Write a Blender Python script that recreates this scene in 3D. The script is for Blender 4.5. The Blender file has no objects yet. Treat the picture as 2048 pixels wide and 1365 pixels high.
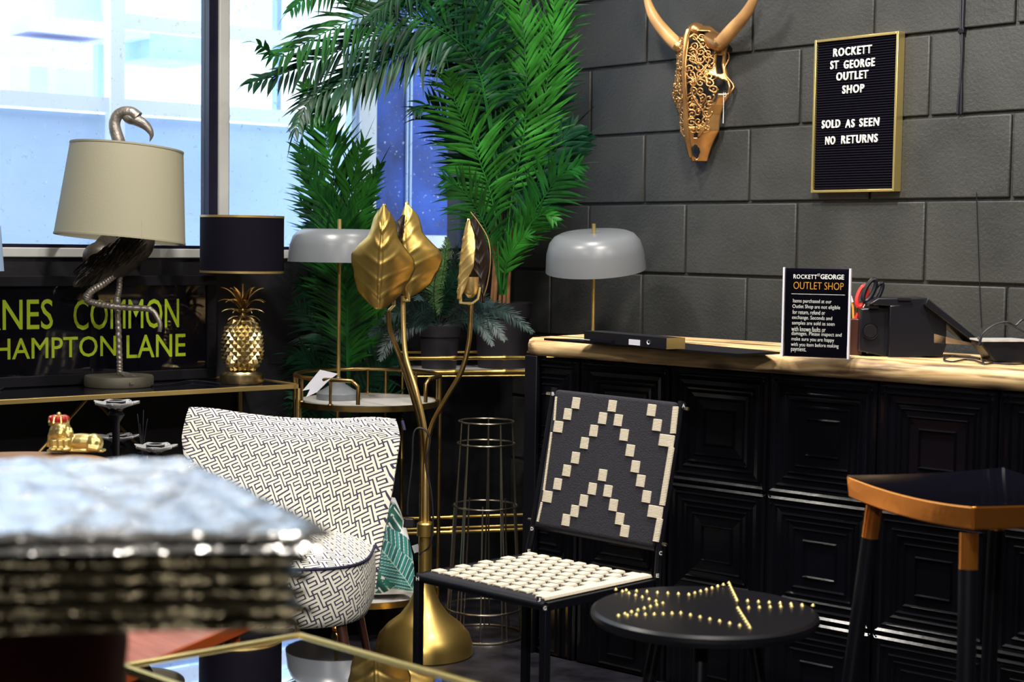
import bpy, bmesh, math, random
import numpy as np
from mathutils import Vector, Matrix
R=math.radians; PI=math.pi
SC=bpy.context.scene; COL=SC.collection
rnd=random.Random(7)
# ---------------------------------------------------------------- camera
CAM=Vector((3.744,-3.696,1.168))
CR=Vector((0.6423,0.7663,0.0142)).normalized()
CF=Vector((-0.7650,0.6412,-0.0609)); CF=(CF-CF.dot(CR)*CR).normalized()
CU=CR.cross(CF)
FPX=3226.7
cd=bpy.data.cameras.new('camera'); cam=bpy.data.objects.new('camera',cd); COL.objects.link(cam)
m=Matrix((CR,CU,-CF)).transposed().to_4x4(); m.translation=CAM; cam.matrix_world=m
cd.sensor_width=36; cd.lens=FPX*36/2048; cd.clip_start=0.05
cd.dof.use_dof=True; cd.dof.focus_distance=4.35; cd.dof.aperture_fstop=4.2
SC.camera=cam
SC.view_settings.view_transform='Standard'; SC.view_settings.look='None'
SC.view_settings.gamma=1.0; SC.view_settings.use_curve_mapping=False
SC.view_settings.exposure=0.0
# ---------------------------------------------------------------- world and lights
W=bpy.data.worlds.new('world'); SC.world=W; W.use_nodes=True
bg=W.node_tree.nodes['Background']; bg.inputs[0].default_value=(0.72,0.86,1.0,1); bg.inputs[1].default_value=3.0
def area(loc,target,size,power,color=(1,0.945,0.86),spread=180):
    l=bpy.data.lights.new('lamp','AREA'); l.shape='DISK'; l.size=size; l.energy=power; l.color=color
    l.spread=R(spread)
    o=bpy.data.objects.new('lamp',l); COL.objects.link(o); o.location=loc
    o.rotation_euler=(Vector(target)-Vector(loc)).to_track_quat('-Z','Y').to_euler(); return o
area((1.35,-1.05,2.55),(1.25,-0.35,1.2),0.16,27,spread=130)
area((0.15,-1.75,2.55),(0.15,-1.35,0.6),0.14,18,spread=130)
area((2.25,-1.9,2.55),(1.6,-1.5,0.5),0.14,15,spread=140)
area((1.2,-3.0,2.55),(0.6,-2.1,0.6),0.16,9,spread=150)
area((3.6,-2.6,2.55),(1.6,-1.2,0.9),0.22,7,spread=160)
area((0.35,-0.75,2.55),(0.1,-0.2,0.9),0.12,7,spread=110)
area((2.9,-0.8,2.55),(2.2,-0.2,1.2),0.16,12,spread=140)

area((4.3,-4.6,2.5),(2.5,-3.0,0.85),0.12,9,spread=50)  # unseen spot behind the camera, added to brighten the platter stack

E1=Vector((0.6425,0.7663,0)); E2=Vector((-0.7663,0.6425,0))   # image right / away, level
VIEWROT=math.atan2(E1.y,E1.x)
# ---------------------------------------------------------------- measuring helpers
def ray(px,py): return CF+CR*((px-1024)/FPX)-CU*((py-682.5)/FPX)
def D(px,py,d): return CAM+ray(px,py)*d
def onz(px,py,z):
    r=ray(px,py); return CAM+r*((z-CAM.z)/r.z)
def onx(px,py,x):
    r=ray(px,py); return CAM+r*((x-CAM.x)/r.x)
def ony(px,py,y):
    r=ray(px,py); return CAM+r*((y-CAM.y)/r.y)
def onp(px,py,p0,n):
    r=ray(px,py); return CAM+r*((p0-CAM).dot(n)/r.dot(n))
def pxs(pts,d,d2=None):
    n=len(pts); d2=d if d2 is None else d2
    return [D(a[0],a[1],(a[2] if len(a)>2 else d+(d2-d)*i/max(1,n-1))) for i,a in enumerate(pts)]
def spline(P,n):
    """catmull-rom through P"""
    P=[Vector(p) for p in P]; out=[]
    Q=[P[0]*2-P[1]]+P+[P[-1]*2-P[-2]]
    segs=len(P)-1
    for i in range(n+1):
        t=i/n*segs; k=min(int(t),segs-1); u=t-k
        a,b,c,d=Q[k],Q[k+1],Q[k+2],Q[k+3]
        out.append(0.5*((2*b)+(c-a)*u+(2*a-5*b+4*c-d)*u*u+(3*b-a-3*c+d)*u**3))
    return out
# ---------------------------------------------------------------- materials
def newmat(name):
    m=bpy.data.materials.new(name); m.use_nodes=True
    nt=m.node_tree; return m,nt,nt.nodes['Principled BSDF']
def mat(name,col,rough=0.5,metal=0.0,bump=0.0,bscale=40,var=0.0,vscale=8,coat=0.0,spec=0.5,trans=0.0,alpha=1.0,bdist=0.002,rvar=0.0,stretch=None):
    m,nt,b=newmat(name); N=nt.nodes; L=nt.links
    b.inputs['Base Color'].default_value=(*col,1); b.inputs['Roughness'].default_value=rough
    b.inputs['Metallic'].default_value=metal; b.inputs['Specular IOR Level'].default_value=spec
    b.inputs['Coat Weight'].default_value=coat; b.inputs['Coat Roughness'].default_value=0.08
    b.inputs['Transmission Weight'].default_value=trans
    tc=N.new('ShaderNodeTexCoord'); mp=N.new('ShaderNodeMapping'); L.new(tc.outputs['Object'],mp.inputs[0])
    if stretch: mp.inputs['Scale'].default_value=stretch
    if var or rvar:
        n=N.new('ShaderNodeTexNoise'); n.inputs['Scale'].default_value=vscale; n.inputs['Detail'].default_value=5
        L.new(mp.outputs[0],n.inputs['Vector'])
        if var:
            r=N.new('ShaderNodeValToRGB'); r.color_ramp.elements[0].position=.3; r.color_ramp.elements[1].position=.7
            r.color_ramp.elements[0].color=(*[c*(1-var) for c in col],1); r.color_ramp.elements[1].color=(*[min(1,c*(1+var)) for c in col],1)
            L.new(n.outputs[0],r.inputs[0]); L.new(r.outputs[0],b.inputs['Base Color'])
        if rvar:
            mr=N.new('ShaderNodeMapRange'); mr.inputs[1].default_value=.3; mr.inputs[2].default_value=.7
            mr.inputs[3].default_value=max(0,rough-rvar); mr.inputs[4].default_value=rough+rvar
            L.new(n.outputs[0],mr.inputs[0]); L.new(mr.outputs[0],b.inputs['Roughness'])
    if bump:
        n=N.new('ShaderNodeTexNoise'); n.inputs['Scale'].default_value=bscale; n.inputs['Detail'].default_value=6
        L.new(mp.outputs[0],n.inputs['Vector'])
        bp=N.new('ShaderNodeBump'); bp.inputs['Strength'].default_value=bump; bp.inputs['Distance'].default_value=bdist
        L.new(n.outputs[0],bp.inputs['Height']); L.new(bp.outputs[0],b.inputs['Normal'])
    return m
M={}
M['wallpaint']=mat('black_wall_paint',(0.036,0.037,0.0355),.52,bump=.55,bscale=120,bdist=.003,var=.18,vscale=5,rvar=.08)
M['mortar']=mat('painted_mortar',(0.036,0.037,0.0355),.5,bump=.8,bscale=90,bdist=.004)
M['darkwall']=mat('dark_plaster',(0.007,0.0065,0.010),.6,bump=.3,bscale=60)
M['floor']=mat('charcoal_floor',(0.013,0.012,0.018),.38,bump=.4,bscale=30,var=.5,vscale=12,rvar=.1)
M['farwall']=mat('pale_far_wall',(0.35,0.33,0.3),.8)
M['ceil']=mat('grey_ceiling',(0.16,0.16,0.16),.8)
M['whitefr']=mat('white_frame_paint',(0.62,0.62,0.6),.45)
M['outwhite']=mat('outside_white',(0.85,0.9,0.95),.6)
M['outblue1']=mat('outside_pale_blue',(0.55,0.72,0.95),.6,var=.06,vscale=3)
M['outblue2']=mat('outside_mid_blue',(0.36,0.52,0.82),.6,var=.15,vscale=4)
M['outgrey']=mat('outside_lilac',(0.6,0.6,0.78),.6)
M['gasket']=mat('black_gasket',(0.006,0.005,0.02),.4)
M['blackgloss']=mat('gloss_black_paint',(0.003,0.003,0.005),.2,bump=.2,bscale=25,bdist=.002,spec=.3)
M['blackmetal']=mat('satin_black_metal',(0.004,0.004,0.007),.36,spec=.3)
M['blackplastic']=mat('black_plastic',(0.005,0.005,0.009),.36,spec=.4)
M['blackmatt']=mat('matt_black',(0.004,0.0035,0.007),.7,spec=.25)
M['potgrey']=mat('dark_pot_plastic',(0.016,0.014,0.019),.5,spec=.35)
M['brass']=mat('brushed_brass',(0.72,0.52,0.20),.36,.85,bump=.1,bscale=200)
M['brassdk']=mat('aged_brass',(0.36,0.24,0.09),.33,1,bump=.15,bscale=80,var=.2,vscale=20)
M['gold']=mat('gold_leaf_metal',(0.60,0.41,0.12),.36,.95,bump=.03,bscale=60)
M['goldpale']=mat('antique_gold',(0.62,0.50,0.27),.26,1,bump=.1,bscale=60)
M['goldshaded']=mat('shaded_gold_inner',(0.02,0.011,0.008),.4,.3)  # gold with the shadow inside the leaves put into its colour
M['mirrorgold']=mat('polished_copper_gold',(0.85,0.30,0.055),.14,.85,bump=.2,bscale=14,bdist=.004)  # orange reflection on the stool's seat side is put into the metal colour
M['framegold']=mat('frame_gold',(0.78,0.62,0.24),.34,.85)
M['skull']=mat('bronze_gold_resin',(0.50,0.27,0.10),.33,.85,bump=.2,bscale=60,var=.2,vscale=15)
M['horn']=mat('horn_wood',(0.50,0.27,0.10),.42,bump=.3,bscale=30,var=.35,vscale=10,stretch=(1,1,1))
M['steel']=mat('grey_steel_wire',(0.38,0.34,0.27),.3,1)
M['silverbird']=mat('aged_silver',(0.40,0.36,0.32),.34,.65,bump=.5,bscale=110,bdist=.003,var=.35,vscale=40)
M['birddark']=mat('dark_bronze_feathers',(0.075,0.062,0.052),.42,.3,bump=.4,bscale=60,var=.4,vscale=30)
M['stonebase']=mat('weathered_base',(0.11,0.1,0.075),.6,.3,bump=.3,bscale=60,var=.3)
M['shadecream']=mat('cream_velvet_shade',(0.40,0.375,0.27),.75,bump=.15,bscale=300)
M['shadeblack']=mat('black_cotton_shade',(0.004,0.003,0.009),.75,spec=.12)
M['greylamp']=mat('grey_enamel',(0.145,0.157,0.175),.33)
M['whitestone']=mat('white_marble',(0.62,0.6,0.58),.2,var=.06,vscale=6)
M['acid']=mat('yellow_green_print',(0.72,0.95,0.03),.5)
M['white']=mat('white_paint',(0.85,0.85,0.82),.5)
M['paper']=mat('white_paper',(0.72,0.72,0.82),.6)
M['orangeprint']=mat('orange_print',(0.72,0.33,0.03),.5)
M['felt']=mat('black_letterboard_felt',(0.004,0.0035,0.009),.9,spec=.1)
M['navyprint']=mat('dark_print',(0.006,0.005,0.014),.2,spec=.3)
M['wool']=mat('black_woven_wool',(0.016,0.015,0.023),.95,bump=1.0,bscale=350,bdist=.003,var=.3,vscale=200)
M['cord']=mat('cream_cotton_cord',(0.66,0.59,0.47),.9,bump=.4,bscale=400)
M['red']=mat('red_plastic',(0.75,0.03,0.025),.3)
M['redvelvet']=mat('red_enamel',(0.45,0.01,0.012),.4)
M['maroon']=mat('dark_maroon_glaze',(0.30,0.045,0.022),.5)
M['trunk']=mat('palm_stem',(0.36,0.17,0.07),.6,bump=.5,bscale=60,var=.4,vscale=20)
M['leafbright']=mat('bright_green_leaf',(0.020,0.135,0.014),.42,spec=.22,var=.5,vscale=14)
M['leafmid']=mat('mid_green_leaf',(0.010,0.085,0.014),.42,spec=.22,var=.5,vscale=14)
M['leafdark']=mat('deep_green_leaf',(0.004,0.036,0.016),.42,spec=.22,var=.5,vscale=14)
M['leafblue']=mat('blue_green_fir',(0.010,0.030,0.028),.45,var=.4,vscale=20)
M['leaflime']=mat('lime_fern',(0.15,0.34,0.11),.45,var=.3,vscale=20)
M['pinkwood']=mat('pink_stained_wood',(0.52,0.20,0.16),.35,bump=.1,var=.25,vscale=4,stretch=(1,8,1))
M['redwood']=mat('orange_stained_edge',(0.38,0.07,0.015),.3)
M['tanwood']=mat('tan_table_top',(0.36,0.19,0.085),.4,var=.1)
M['legwood']=mat('walnut_leg',(0.05,0.016,0.010),.4)
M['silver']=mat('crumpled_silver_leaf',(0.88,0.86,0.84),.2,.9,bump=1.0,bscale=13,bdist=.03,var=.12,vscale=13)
M['silverdk']=mat('dark_silver_glints',(0.055,0.046,0.028),.25,.8,bump=1.0,bscale=20,bdist=.04,var=.95,vscale=11)  # dark platter sides; their glints are painted as strong colour variation
M['mirror']=mat('dark_mirror_glass',(0.55,0.56,0.6),.015,1)
M['blackglass']=mat('black_glass',(0.004,0.004,0.008),.06)
M['lotus']=mat('pearl_lotus_petal',(0.42,0.42,0.44),.4)
M['blueshade']=mat('pale_blue_shade',(0.35,0.5,0.75),.7)
M['navy']=mat('navy_piping',(0.012,0.01,0.045),.8)
M['cable']=mat('black_cable',(0.01,0.01,0.016),.4)
M['skin']=mat('kraft_underside',(0.25,0.17,0.09),.6)
def glassmat():
    m=bpy.data.materials.new('window_glass'); m.use_nodes=True; nt=m.node_tree; N=nt.nodes; L=nt.links; N.clear()
    o=N.new('ShaderNodeOutputMaterial'); t=N.new('ShaderNodeBsdfTransparent'); g=N.new('ShaderNodeBsdfGlossy'); g.inputs['Roughness'].default_value=.02
    d=N.new('ShaderNodeBsdfDiffuse'); d.inputs[0].default_value=(.8,.85,.9,1)
    mx=N.new('ShaderNodeMixShader'); fr=N.new('ShaderNodeFresnel'); fr.inputs[0].default_value=1.45
    L.new(fr.outputs[0],mx.inputs[0]); L.new(t.outputs[0],mx.inputs[1]); L.new(g.outputs[0],mx.inputs[2])
    # grime specks, thin and sparse
    tc=N.new('ShaderNodeTexCoord'); n=N.new('ShaderNodeTexNoise'); n.inputs['Scale'].default_value=55; n.inputs['Detail'].default_value=3
    n2=N.new('ShaderNodeTexNoise'); n2.inputs['Scale'].default_value=5; n2.inputs['Detail'].default_value=4
    L.new(tc.outputs['Object'],n.inputs['Vector']); L.new(tc.outputs['Object'],n2.inputs['Vector'])
    r=N.new('ShaderNodeMapRange'); r.inputs[1].default_value=.64; r.inputs[2].default_value=.74; r.inputs[4].default_value=.3
    r2=N.new('ShaderNodeMapRange'); r2.inputs[1].default_value=.45; r2.inputs[2].default_value=.75; r2.inputs[4].default_value=.02
    a=N.new('ShaderNodeMath'); a.operation='ADD'; L.new(n.outputs[0],r.inputs[0]); L.new(n2.outputs[0],r2.inputs[0])
    L.new(r.outputs[0],a.inputs[0]); L.new(r2.outputs[0],a.inputs[1])
    mx2=N.new('ShaderNodeMixShader'); L.new(a.outputs[0],mx2.inputs[0]); L.new(mx.outputs[0],mx2.inputs[1]); L.new(d.outputs[0],mx2.inputs[2])
    L.new(mx2.outputs[0],o.inputs[0]); return m
M['glass']=glassmat()
def acrylicmat():
    m=bpy.data.materials.new('clear_acrylic'); m.use_nodes=True; nt=m.node_tree; N=nt.nodes; L=nt.links; N.clear()
    o=N.new('ShaderNodeOutputMaterial'); t=N.new('ShaderNodeBsdfTransparent'); g=N.new('ShaderNodeBsdfGlossy'); g.inputs['Roughness'].default_value=.03
    mx=N.new('ShaderNodeMixShader'); fr=N.new('ShaderNodeFresnel'); fr.inputs[0].default_value=1.45
    L.new(fr.outputs[0],mx.inputs[0]); L.new(t.outputs[0],mx.inputs[1]); L.new(g.outputs[0],mx.inputs[2]); L.new(mx.outputs[0],o.inputs[0]); return m
M['acrylic']=acrylicmat()
def woodmat():
    m,nt,b=newmat('knotty_pine'); N=nt.nodes; L=nt.links
    tc=N.new('ShaderNodeTexCoord'); mp=N.new('ShaderNodeMapping'); mp.inputs['Scale'].default_value=(1.2,14,14); L.new(tc.outputs['Object'],mp.inputs[0])
    n=N.new('ShaderNodeTexNoise'); n.inputs['Scale'].default_value=3; n.inputs['Detail'].default_value=7; n.inputs['Distortion'].default_value=1.2; L.new(mp.outputs[0],n.inputs['Vector'])
    r=N.new('ShaderNodeValToRGB'); e=r.color_ramp.elements; e[0].position=.3; e[0].color=(.38,.20,.07,1); e[1].position=.60; e[1].color=(.86,.61,.31,1)
    L.new(n.outputs[0],r.inputs[0])
    mp2=N.new('ShaderNodeMapping'); mp2.inputs['Scale'].default_value=(4,9,9); L.new(tc.outputs['Object'],mp2.inputs[0])
    v=N.new('ShaderNodeTexVoronoi'); v.inputs['Scale'].default_value=1.25; L.new(mp2.outputs[0],v.inputs['Vector'])
    r2=N.new('ShaderNodeMapRange'); r2.inputs[1].default_value=.08; r2.inputs[2].default_value=.3; L.new(v.outputs['Distance'],r2.inputs[0])
    n3=N.new('ShaderNodeTexNoise'); n3.inputs['Scale'].default_value=2.2; n3.inputs['Detail'].default_value=6; L.new(mp.outputs[0],n3.inputs['Vector'])
    r3=N.new('ShaderNodeMapRange'); r3.inputs[1].default_value=.35; r3.inputs[2].default_value=.47; L.new(n3.outputs[0],r3.inputs[0])
    mm=N.new('ShaderNodeMath'); mm.operation='MULTIPLY'; L.new(r2.outputs[0],mm.inputs[0]); L.new(r3.outputs[0],mm.inputs[1])
    mx=N.new('ShaderNodeMix'); mx.data_type='RGBA'; mx.inputs[6].default_value=(.10,.06,.035,1); L.new(mm.outputs[0],mx.inputs[0]); L.new(r.outputs[0],mx.inputs[7])
    L.new(mx.outputs[2],b.inputs['Base Color']); b.inputs['Roughness'].default_value=.5; return m
M['pine']=woodmat()
def fretmat():
    """interlocking key fret, navy on cream: a 20x20 bit tile, one constant ramp per row"""
    P=20; g=[[0]*P for _ in range(P)]
    def line(x0,y0,x1,y1):
        x0*=2;y0*=2;x1*=2;y1*=2; dx=(x1>x0)-(x1<x0);dy=(y1>y0)-(y1<y0);x,y=x0,y0
        while True:
            g[y%P][x%P]=1
            if (x,y)==(x1,y1): break
            x+=dx;y+=dy
    for i in range(-9,10):
        for j in range(-9,10):
            cx=i*2+j*4; cy=-i*4+j*2
            for k,(dx,dy) in enumerate([(1,0),(0,-1),(-1,0),(0,1)]):
                hx,hy=[(0,-1),(-1,0),(0,1),(1,0)][k]
                line(cx,cy,cx+dx,cy+dy); line(cx+dx,cy+dy,cx+dx+hx*4,cy+dy+hy*4)
    free={(x,y) for x in range(0,P,2) for y in range(0,P,2) if not g[y][x]}
    for (x,y) in sorted(free):
        if ((x-2)%P,y) in free or (x,(y-2)%P) in free: continue
        path=[(0,0),(2,0),(4,0),(4,2),(2,2),(0,2),(0,4),(2,4),(4,4)]
        for (ax_,ay_),(bx_,by_) in zip(path,path[1:]):
            for q in (0,1,2): g[(y+ay_+(by_-ay_)*q//2)%P][(x+ax_+(bx_-ax_)*q//2)%P]=1
    th=.36
    pos=[(i//2+(th if i%2 else 0))/10 for i in range(P)]
    m,nt,b=newmat('key_fret_fabric'); N=nt.nodes; L=nt.links
    uv=N.new('ShaderNodeUVMap'); uv.uv_map='UVMap'; mp=N.new('ShaderNodeMapping'); mp.inputs['Rotation'].default_value=(0,0,R(-24)); mp.inputs['Scale'].default_value=(10.2,10.2,1)
    L.new(uv.outputs[0],mp.inputs[0]); s=N.new('ShaderNodeSeparateXYZ'); L.new(mp.outputs[0],s.inputs[0])
    fx=N.new('ShaderNodeMath'); fx.operation='FRACT'; L.new(s.outputs[0],fx.inputs[0])
    fy=N.new('ShaderNodeMath'); fy.operation='FRACT'; L.new(s.outputs[1],fy.inputs[0])
    acc=None
    for r_ in range(P):
        cr=N.new('ShaderNodeValToRGB'); c=cr.color_ramp; c.interpolation='CONSTANT'
        last=g[r_][0]; c.elements[0].position=0; c.elements[0].color=(last,)*3+(1,); c.elements.remove(c.elements[1])
        for i in range(1,P):
            if g[r_][i]!=last:
                last=g[r_][i]; e=c.elements.new(pos[i]); e.color=(last,)*3+(1,)
        L.new(fx.outputs[0],cr.inputs[0])
        lo=pos[r_]; hi=pos[r_+1] if r_+1<P else 1.0
        cmp_=N.new('ShaderNodeMath'); cmp_.operation='COMPARE'; cmp_.inputs[1].default_value=(lo+hi)/2; cmp_.inputs[2].default_value=(hi-lo)/2
        L.new(fy.outputs[0],cmp_.inputs[0])
        ma=N.new('ShaderNodeMath'); ma.operation='MULTIPLY_ADD'; L.new(cr.outputs[0],ma.inputs[0]); L.new(cmp_.outputs[0],ma.inputs[1])
        if acc: L.new(acc.outputs[0],ma.inputs[2])
        else: ma.inputs[2].default_value=0
        acc=ma
    mx=N.new('ShaderNodeMix'); mx.data_type='RGBA'; mx.clamp_factor=True
    mx.inputs[6].default_value=(.84,.81,.70,1); mx.inputs[7].default_value=(.045,.04,.085,1)
    L.new(acc.outputs[0],mx.inputs[0]); L.new(mx.outputs[2],b.inputs['Base Color']); b.inputs['Roughness'].default_value=.9
    n=N.new('ShaderNodeTexNoise'); n.inputs['Scale'].default_value=500; L.new(uv.outputs[0],n.inputs[0])
    bp=N.new('ShaderNodeBump'); bp.inputs['Strength'].default_value=.2; bp.inputs['Distance'].default_value=.001; L.new(n.outputs[0],bp.inputs['Height']); L.new(bp.outputs[0],b.inputs['Normal'])
    return m
M['fret']=fretmat()
def attrmat(name,rough=.8):
    m,nt,b=newmat(name); a=nt.nodes.new('ShaderNodeVertexColor'); a.layer_name='Col'; nt.links.new(a.outputs[0],b.inputs['Base Color']); b.inputs['Roughness'].default_value=rough; return m
M['leafprint']=attrmat('printed_leaf_fabric')
# ---------------------------------------------------------------- mesh builder
class MB:
    def __init__(s): s.v=[]; s.f=[]
    def add(s,v,f):
        o=len(s.v); s.v+= [Vector(p) for p in v]; s.f+=[tuple(i+o for i in q) for q in f]; return s
    def box(s,c,h,ax=None,taper=1.0):
        c=Vector(c); ax=ax or (Vector((1,0,0)),Vector((0,1,0)),Vector((0,0,1)))
        V=[c+ax[0]*(x*h[0]*(taper if z>0 else 1))+ax[1]*(y*h[1]*(taper if z>0 else 1))+ax[2]*(z*h[2]) for z in(-1,1) for y in(-1,1) for x in(-1,1)]
        return s.add(V,[(0,2,3,1),(4,5,7,6),(0,1,5,4),(2,6,7,3),(0,4,6,2),(1,3,7,5)])
    def bb(s,lo,hi): 
        return s.box([(a+b)/2 for a,b in zip(lo,hi)],[(b-a)/2 for a,b in zip(lo,hi)])
    def hexa(s,P): return s.add(P,[(0,3,2,1),(4,5,6,7),(0,1,5,4),(1,2,6,5),(2,3,7,6),(3,0,4,7)])
    def tube(s,P,r,seg=8,closed=False,caps=True,flat=1.0,up=None):
        P=[Vector(p) for p in P]; n=len(P); rr=r if hasattr(r,'__len__') else [r]*n
        prev=None; V=[]
        for i in range(n):
            if closed: t=P[(i+1)%n]-P[i-1]
            else: t=P[min(i+1,n-1)]-P[max(i-1,0)]
            t=t.normalized() if t.length>1e-9 else Vector((0,0,1))
            if prev is None:
                u=up or (Vector((0,0,1)) if abs(t.z)<.9 else Vector((1,0,0))); a=(u-u.dot(t)*t).normalized()
            else:
                a=prev-prev.dot(t)*t; a=a.normalized() if a.length>1e-6 else t.orthogonal().normalized()
            prev=a; b=t.cross(a)
            for k in range(seg):
                th=2*PI*k/seg; V.append(P[i]+(a*math.cos(th)+b*math.sin(th)*flat)*rr[i])
        F=[]
        for i in range(n if closed else n-1):
            j=(i+1)%n
            for k in range(seg): F.append((i*seg+k,i*seg+(k+1)%seg,j*seg+(k+1)%seg,j*seg+k))
        if caps and not closed: F.append(tuple(range(seg))[::-1]); F.append(tuple((n-1)*seg+k for k in range(seg)))
        return s.add(V,F)
    def lathe(s,prof,c=(0,0,0),seg=32,rot=None,caps=False):
        c=Vector(c); V=[]; n=len(prof)
        for r,z in prof:
            for k in range(seg):
                p=Vector((r*math.cos(2*PI*k/seg),r*math.sin(2*PI*k/seg),z))
                if rot: p=rot@p
                V.append(c+p)
        F=[]
        for i in range(n-1):
            for k in range(seg): F.append((i*seg+k,i*seg+(k+1)%seg,(i+1)*seg+(k+1)%seg,(i+1)*seg+k))
        if caps: F.append(tuple(range(seg))[::-1]); F.append(tuple((n-1)*seg+k for k in range(seg)))
        return s.add(V,F)
    def ell(s,c,r,rot=None,seg=16,rings=10):
        c=Vector(c); V=[];F=[]
        for i in range(rings+1):
            ph=PI*i/rings
            for k in range(seg):
                p=Vector((r[0]*math.sin(ph)*math.cos(2*PI*k/seg),r[1]*math.sin(ph)*math.sin(2*PI*k/seg),r[2]*math.cos(ph)))
                if rot: p=rot@p
                V.append(c+p)
        for i in range(rings):
            for k in range(seg): F.append((i*seg+k,(i+1)*seg+k,(i+1)*seg+(k+1)%seg,i*seg+(k+1)%seg))
        return s.add(V,F)
    def grid(s,G):
        nu=len(G); nv=len(G[0]); V=[p for row in G for p in row]
        return s.add(V,[(i*nv+j,(i+1)*nv+j,(i+1)*nv+j+1,i*nv+j+1) for i in range(nu-1) for j in range(nv-1)])
    def prism(s,poly,vec):
        n=len(poly); poly=[Vector(p) for p in poly]; vec=Vector(vec)
        return s.add(poly+[p+vec for p in poly],[tuple(range(n))[::-1],tuple(range(n,2*n))]+[(i,(i+1)%n,n+(i+1)%n,n+i) for i in range(n)])
    def mesh(s,name,off=Vector((0,0,0)),clean=True):
        me=bpy.data.meshes.new(name); me.from_pydata([tuple(p-off) for p in s.v],[],s.f)
        bm=bmesh.new(); bm.from_mesh(me)
        if clean: bmesh.ops.remove_doubles(bm,verts=bm.verts,dist=1e-6)
        bmesh.ops.recalc_face_normals(bm,faces=bm.faces); bm.to_mesh(me); bm.free(); return me
    def build(s,name,m,parent=None,smooth=False,bevel=0,local=False,angle=40,solid=0,sub=0,clean=True,bseg=2):
        off=Vector((0,0,0))
        if parent is not None and not local: off=origin(parent)
        me=s.mesh(name,off,clean); me.materials.append(M[m] if isinstance(m,str) else m)
        o=link(name,me,parent)
        if smooth:
            me.shade_smooth()
            if angle<180: me.set_sharp_from_angle(angle=R(angle))
        if solid: md=o.modifiers.new('s','SOLIDIFY'); md.thickness=solid; md.offset=0
        if bevel: md=o.modifiers.new('b','BEVEL'); md.width=bevel; md.segments=bseg; md.limit_method='ANGLE'; md.angle_limit=R(35); me.shade_smooth(); me.set_sharp_from_angle(angle=R(50))
        if sub: md=o.modifiers.new('u','SUBSURF'); md.levels=sub; md.render_levels=sub
        return o
def origin(o):
    p=Vector((0,0,0))
    while o is not None: p=p+o.location; o=o.parent
    return p
def link(name,me,parent=None):
    o=bpy.data.objects.new(name,me); COL.objects.link(o)
    if parent is not None: o.parent=parent
    return o
def thing(name,label,cat,loc=(0,0,0),rz=0,group=None):
    o=bpy.data.objects.new(name,None); COL.objects.link(o); o.location=loc; o.rotation_euler=(0,0,rz); o.empty_display_size=.05
    o['label']=label; o['category']=cat
    if group:o['group']=group
    return o
def tag(o,label,cat,group=None):
    o['label']=label;o['category']=cat
    if group:o['group']=group
    return o
def struct(o): o['kind']='structure'; return o
def circ(c,r,n=48,z=Vector((0,0,1)),a0=0,a1=2*PI,x=None):
    c=Vector(c); x=x or E1; y=z.cross(x)
    full=abs(a1-a0-2*PI)<1e-6
    return [c+x*(r*math.cos(a0+(a1-a0)*i/(n if full else n-1)))+y*(r*math.sin(a0+(a1-a0)*i/(n if full else n-1))) for i in range(n)]
def pillow(mid,nrm,T,nu,nv,uvs=(1,1),pw=6,uvf=None):
    """closed cushion body; mid(u,v)->Vector with u,v in [-1,1]; returns mesh data and uv per vertex"""
    V=[];UV=[]
    for side in (1,-1):
        for i in range(nu+1):
            for j in range(nv+1):
                u=-1+2*i/nu; v=-1+2*j/nv
                u2=math.copysign(math.sin(abs(u)*PI/2),u)*.35+u*.65; v2=math.copysign(math.sin(abs(v)*PI/2),v)*.35+v*.65
                t=(max(0,1-abs(u2)**pw)**.5)*(max(0,1-abs(v2)**pw)**.5)
                n=nrm(u2,v2) if callable(nrm) else nrm
                V.append(mid(u2,v2)+n*(side*t*T/2)); UV.append((u2*uvs[0],v2*uvs[1]))
    F=[]; o=(nu+1)*(nv+1)
    idx=lambda i,j,s:(0 if s==0 else o)+i*(nv+1)+j
    for i in range(nu):
        for j in range(nv):
            F.append((idx(i,j,0),idx(i+1,j,0),idx(i+1,j+1,0),idx(i,j+1,0)))
            F.append((idx(i,j,1),idx(i,j+1,1),idx(i+1,j+1,1),idx(i+1,j,1)))
    return V,F,UV
def uvmesh(name,V,F,UV,m,parent,cols=None):
    off=origin(parent) if parent is not None else Vector((0,0,0))
    me=bpy.data.meshes.new(name); me.from_pydata([tuple(p-off) for p in V],[],F); me.materials.append(M[m])
    if UV:
        l=me.uv_layers.new(name='UVMap'); vi=np.empty(len(me.loops),dtype=np.int32); me.loops.foreach_get('vertex_index',vi)
        l.data.foreach_set('uv',np.array(UV,dtype=np.float32)[vi].ravel())
    if cols is not None:
        a=me.color_attributes.new('Col','FLOAT_COLOR','POINT'); a.data.foreach_set('color',np.array(cols,dtype=np.float32).ravel())
    me.shade_smooth(); return link(name,me,parent)
_txt={}
def text_mesh(s,bold=0.0,ext=0.0,sp=1.0):
    c=bpy.data.curves.new('t','FONT'); c.body=s; c.space_character=sp; c.size=1; c.offset=bold; c.extrude=ext; c.resolution_u=3
    o=bpy.data.objects.new('t',c); COL.objects.link(o); dg=bpy.context.evaluated_depsgraph_get(); 
    me=bpy.data.meshes.new_from_object(o.evaluated_get(dg)); bpy.data.objects.remove(o); bpy.data.curves.remove(c); return me
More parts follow.
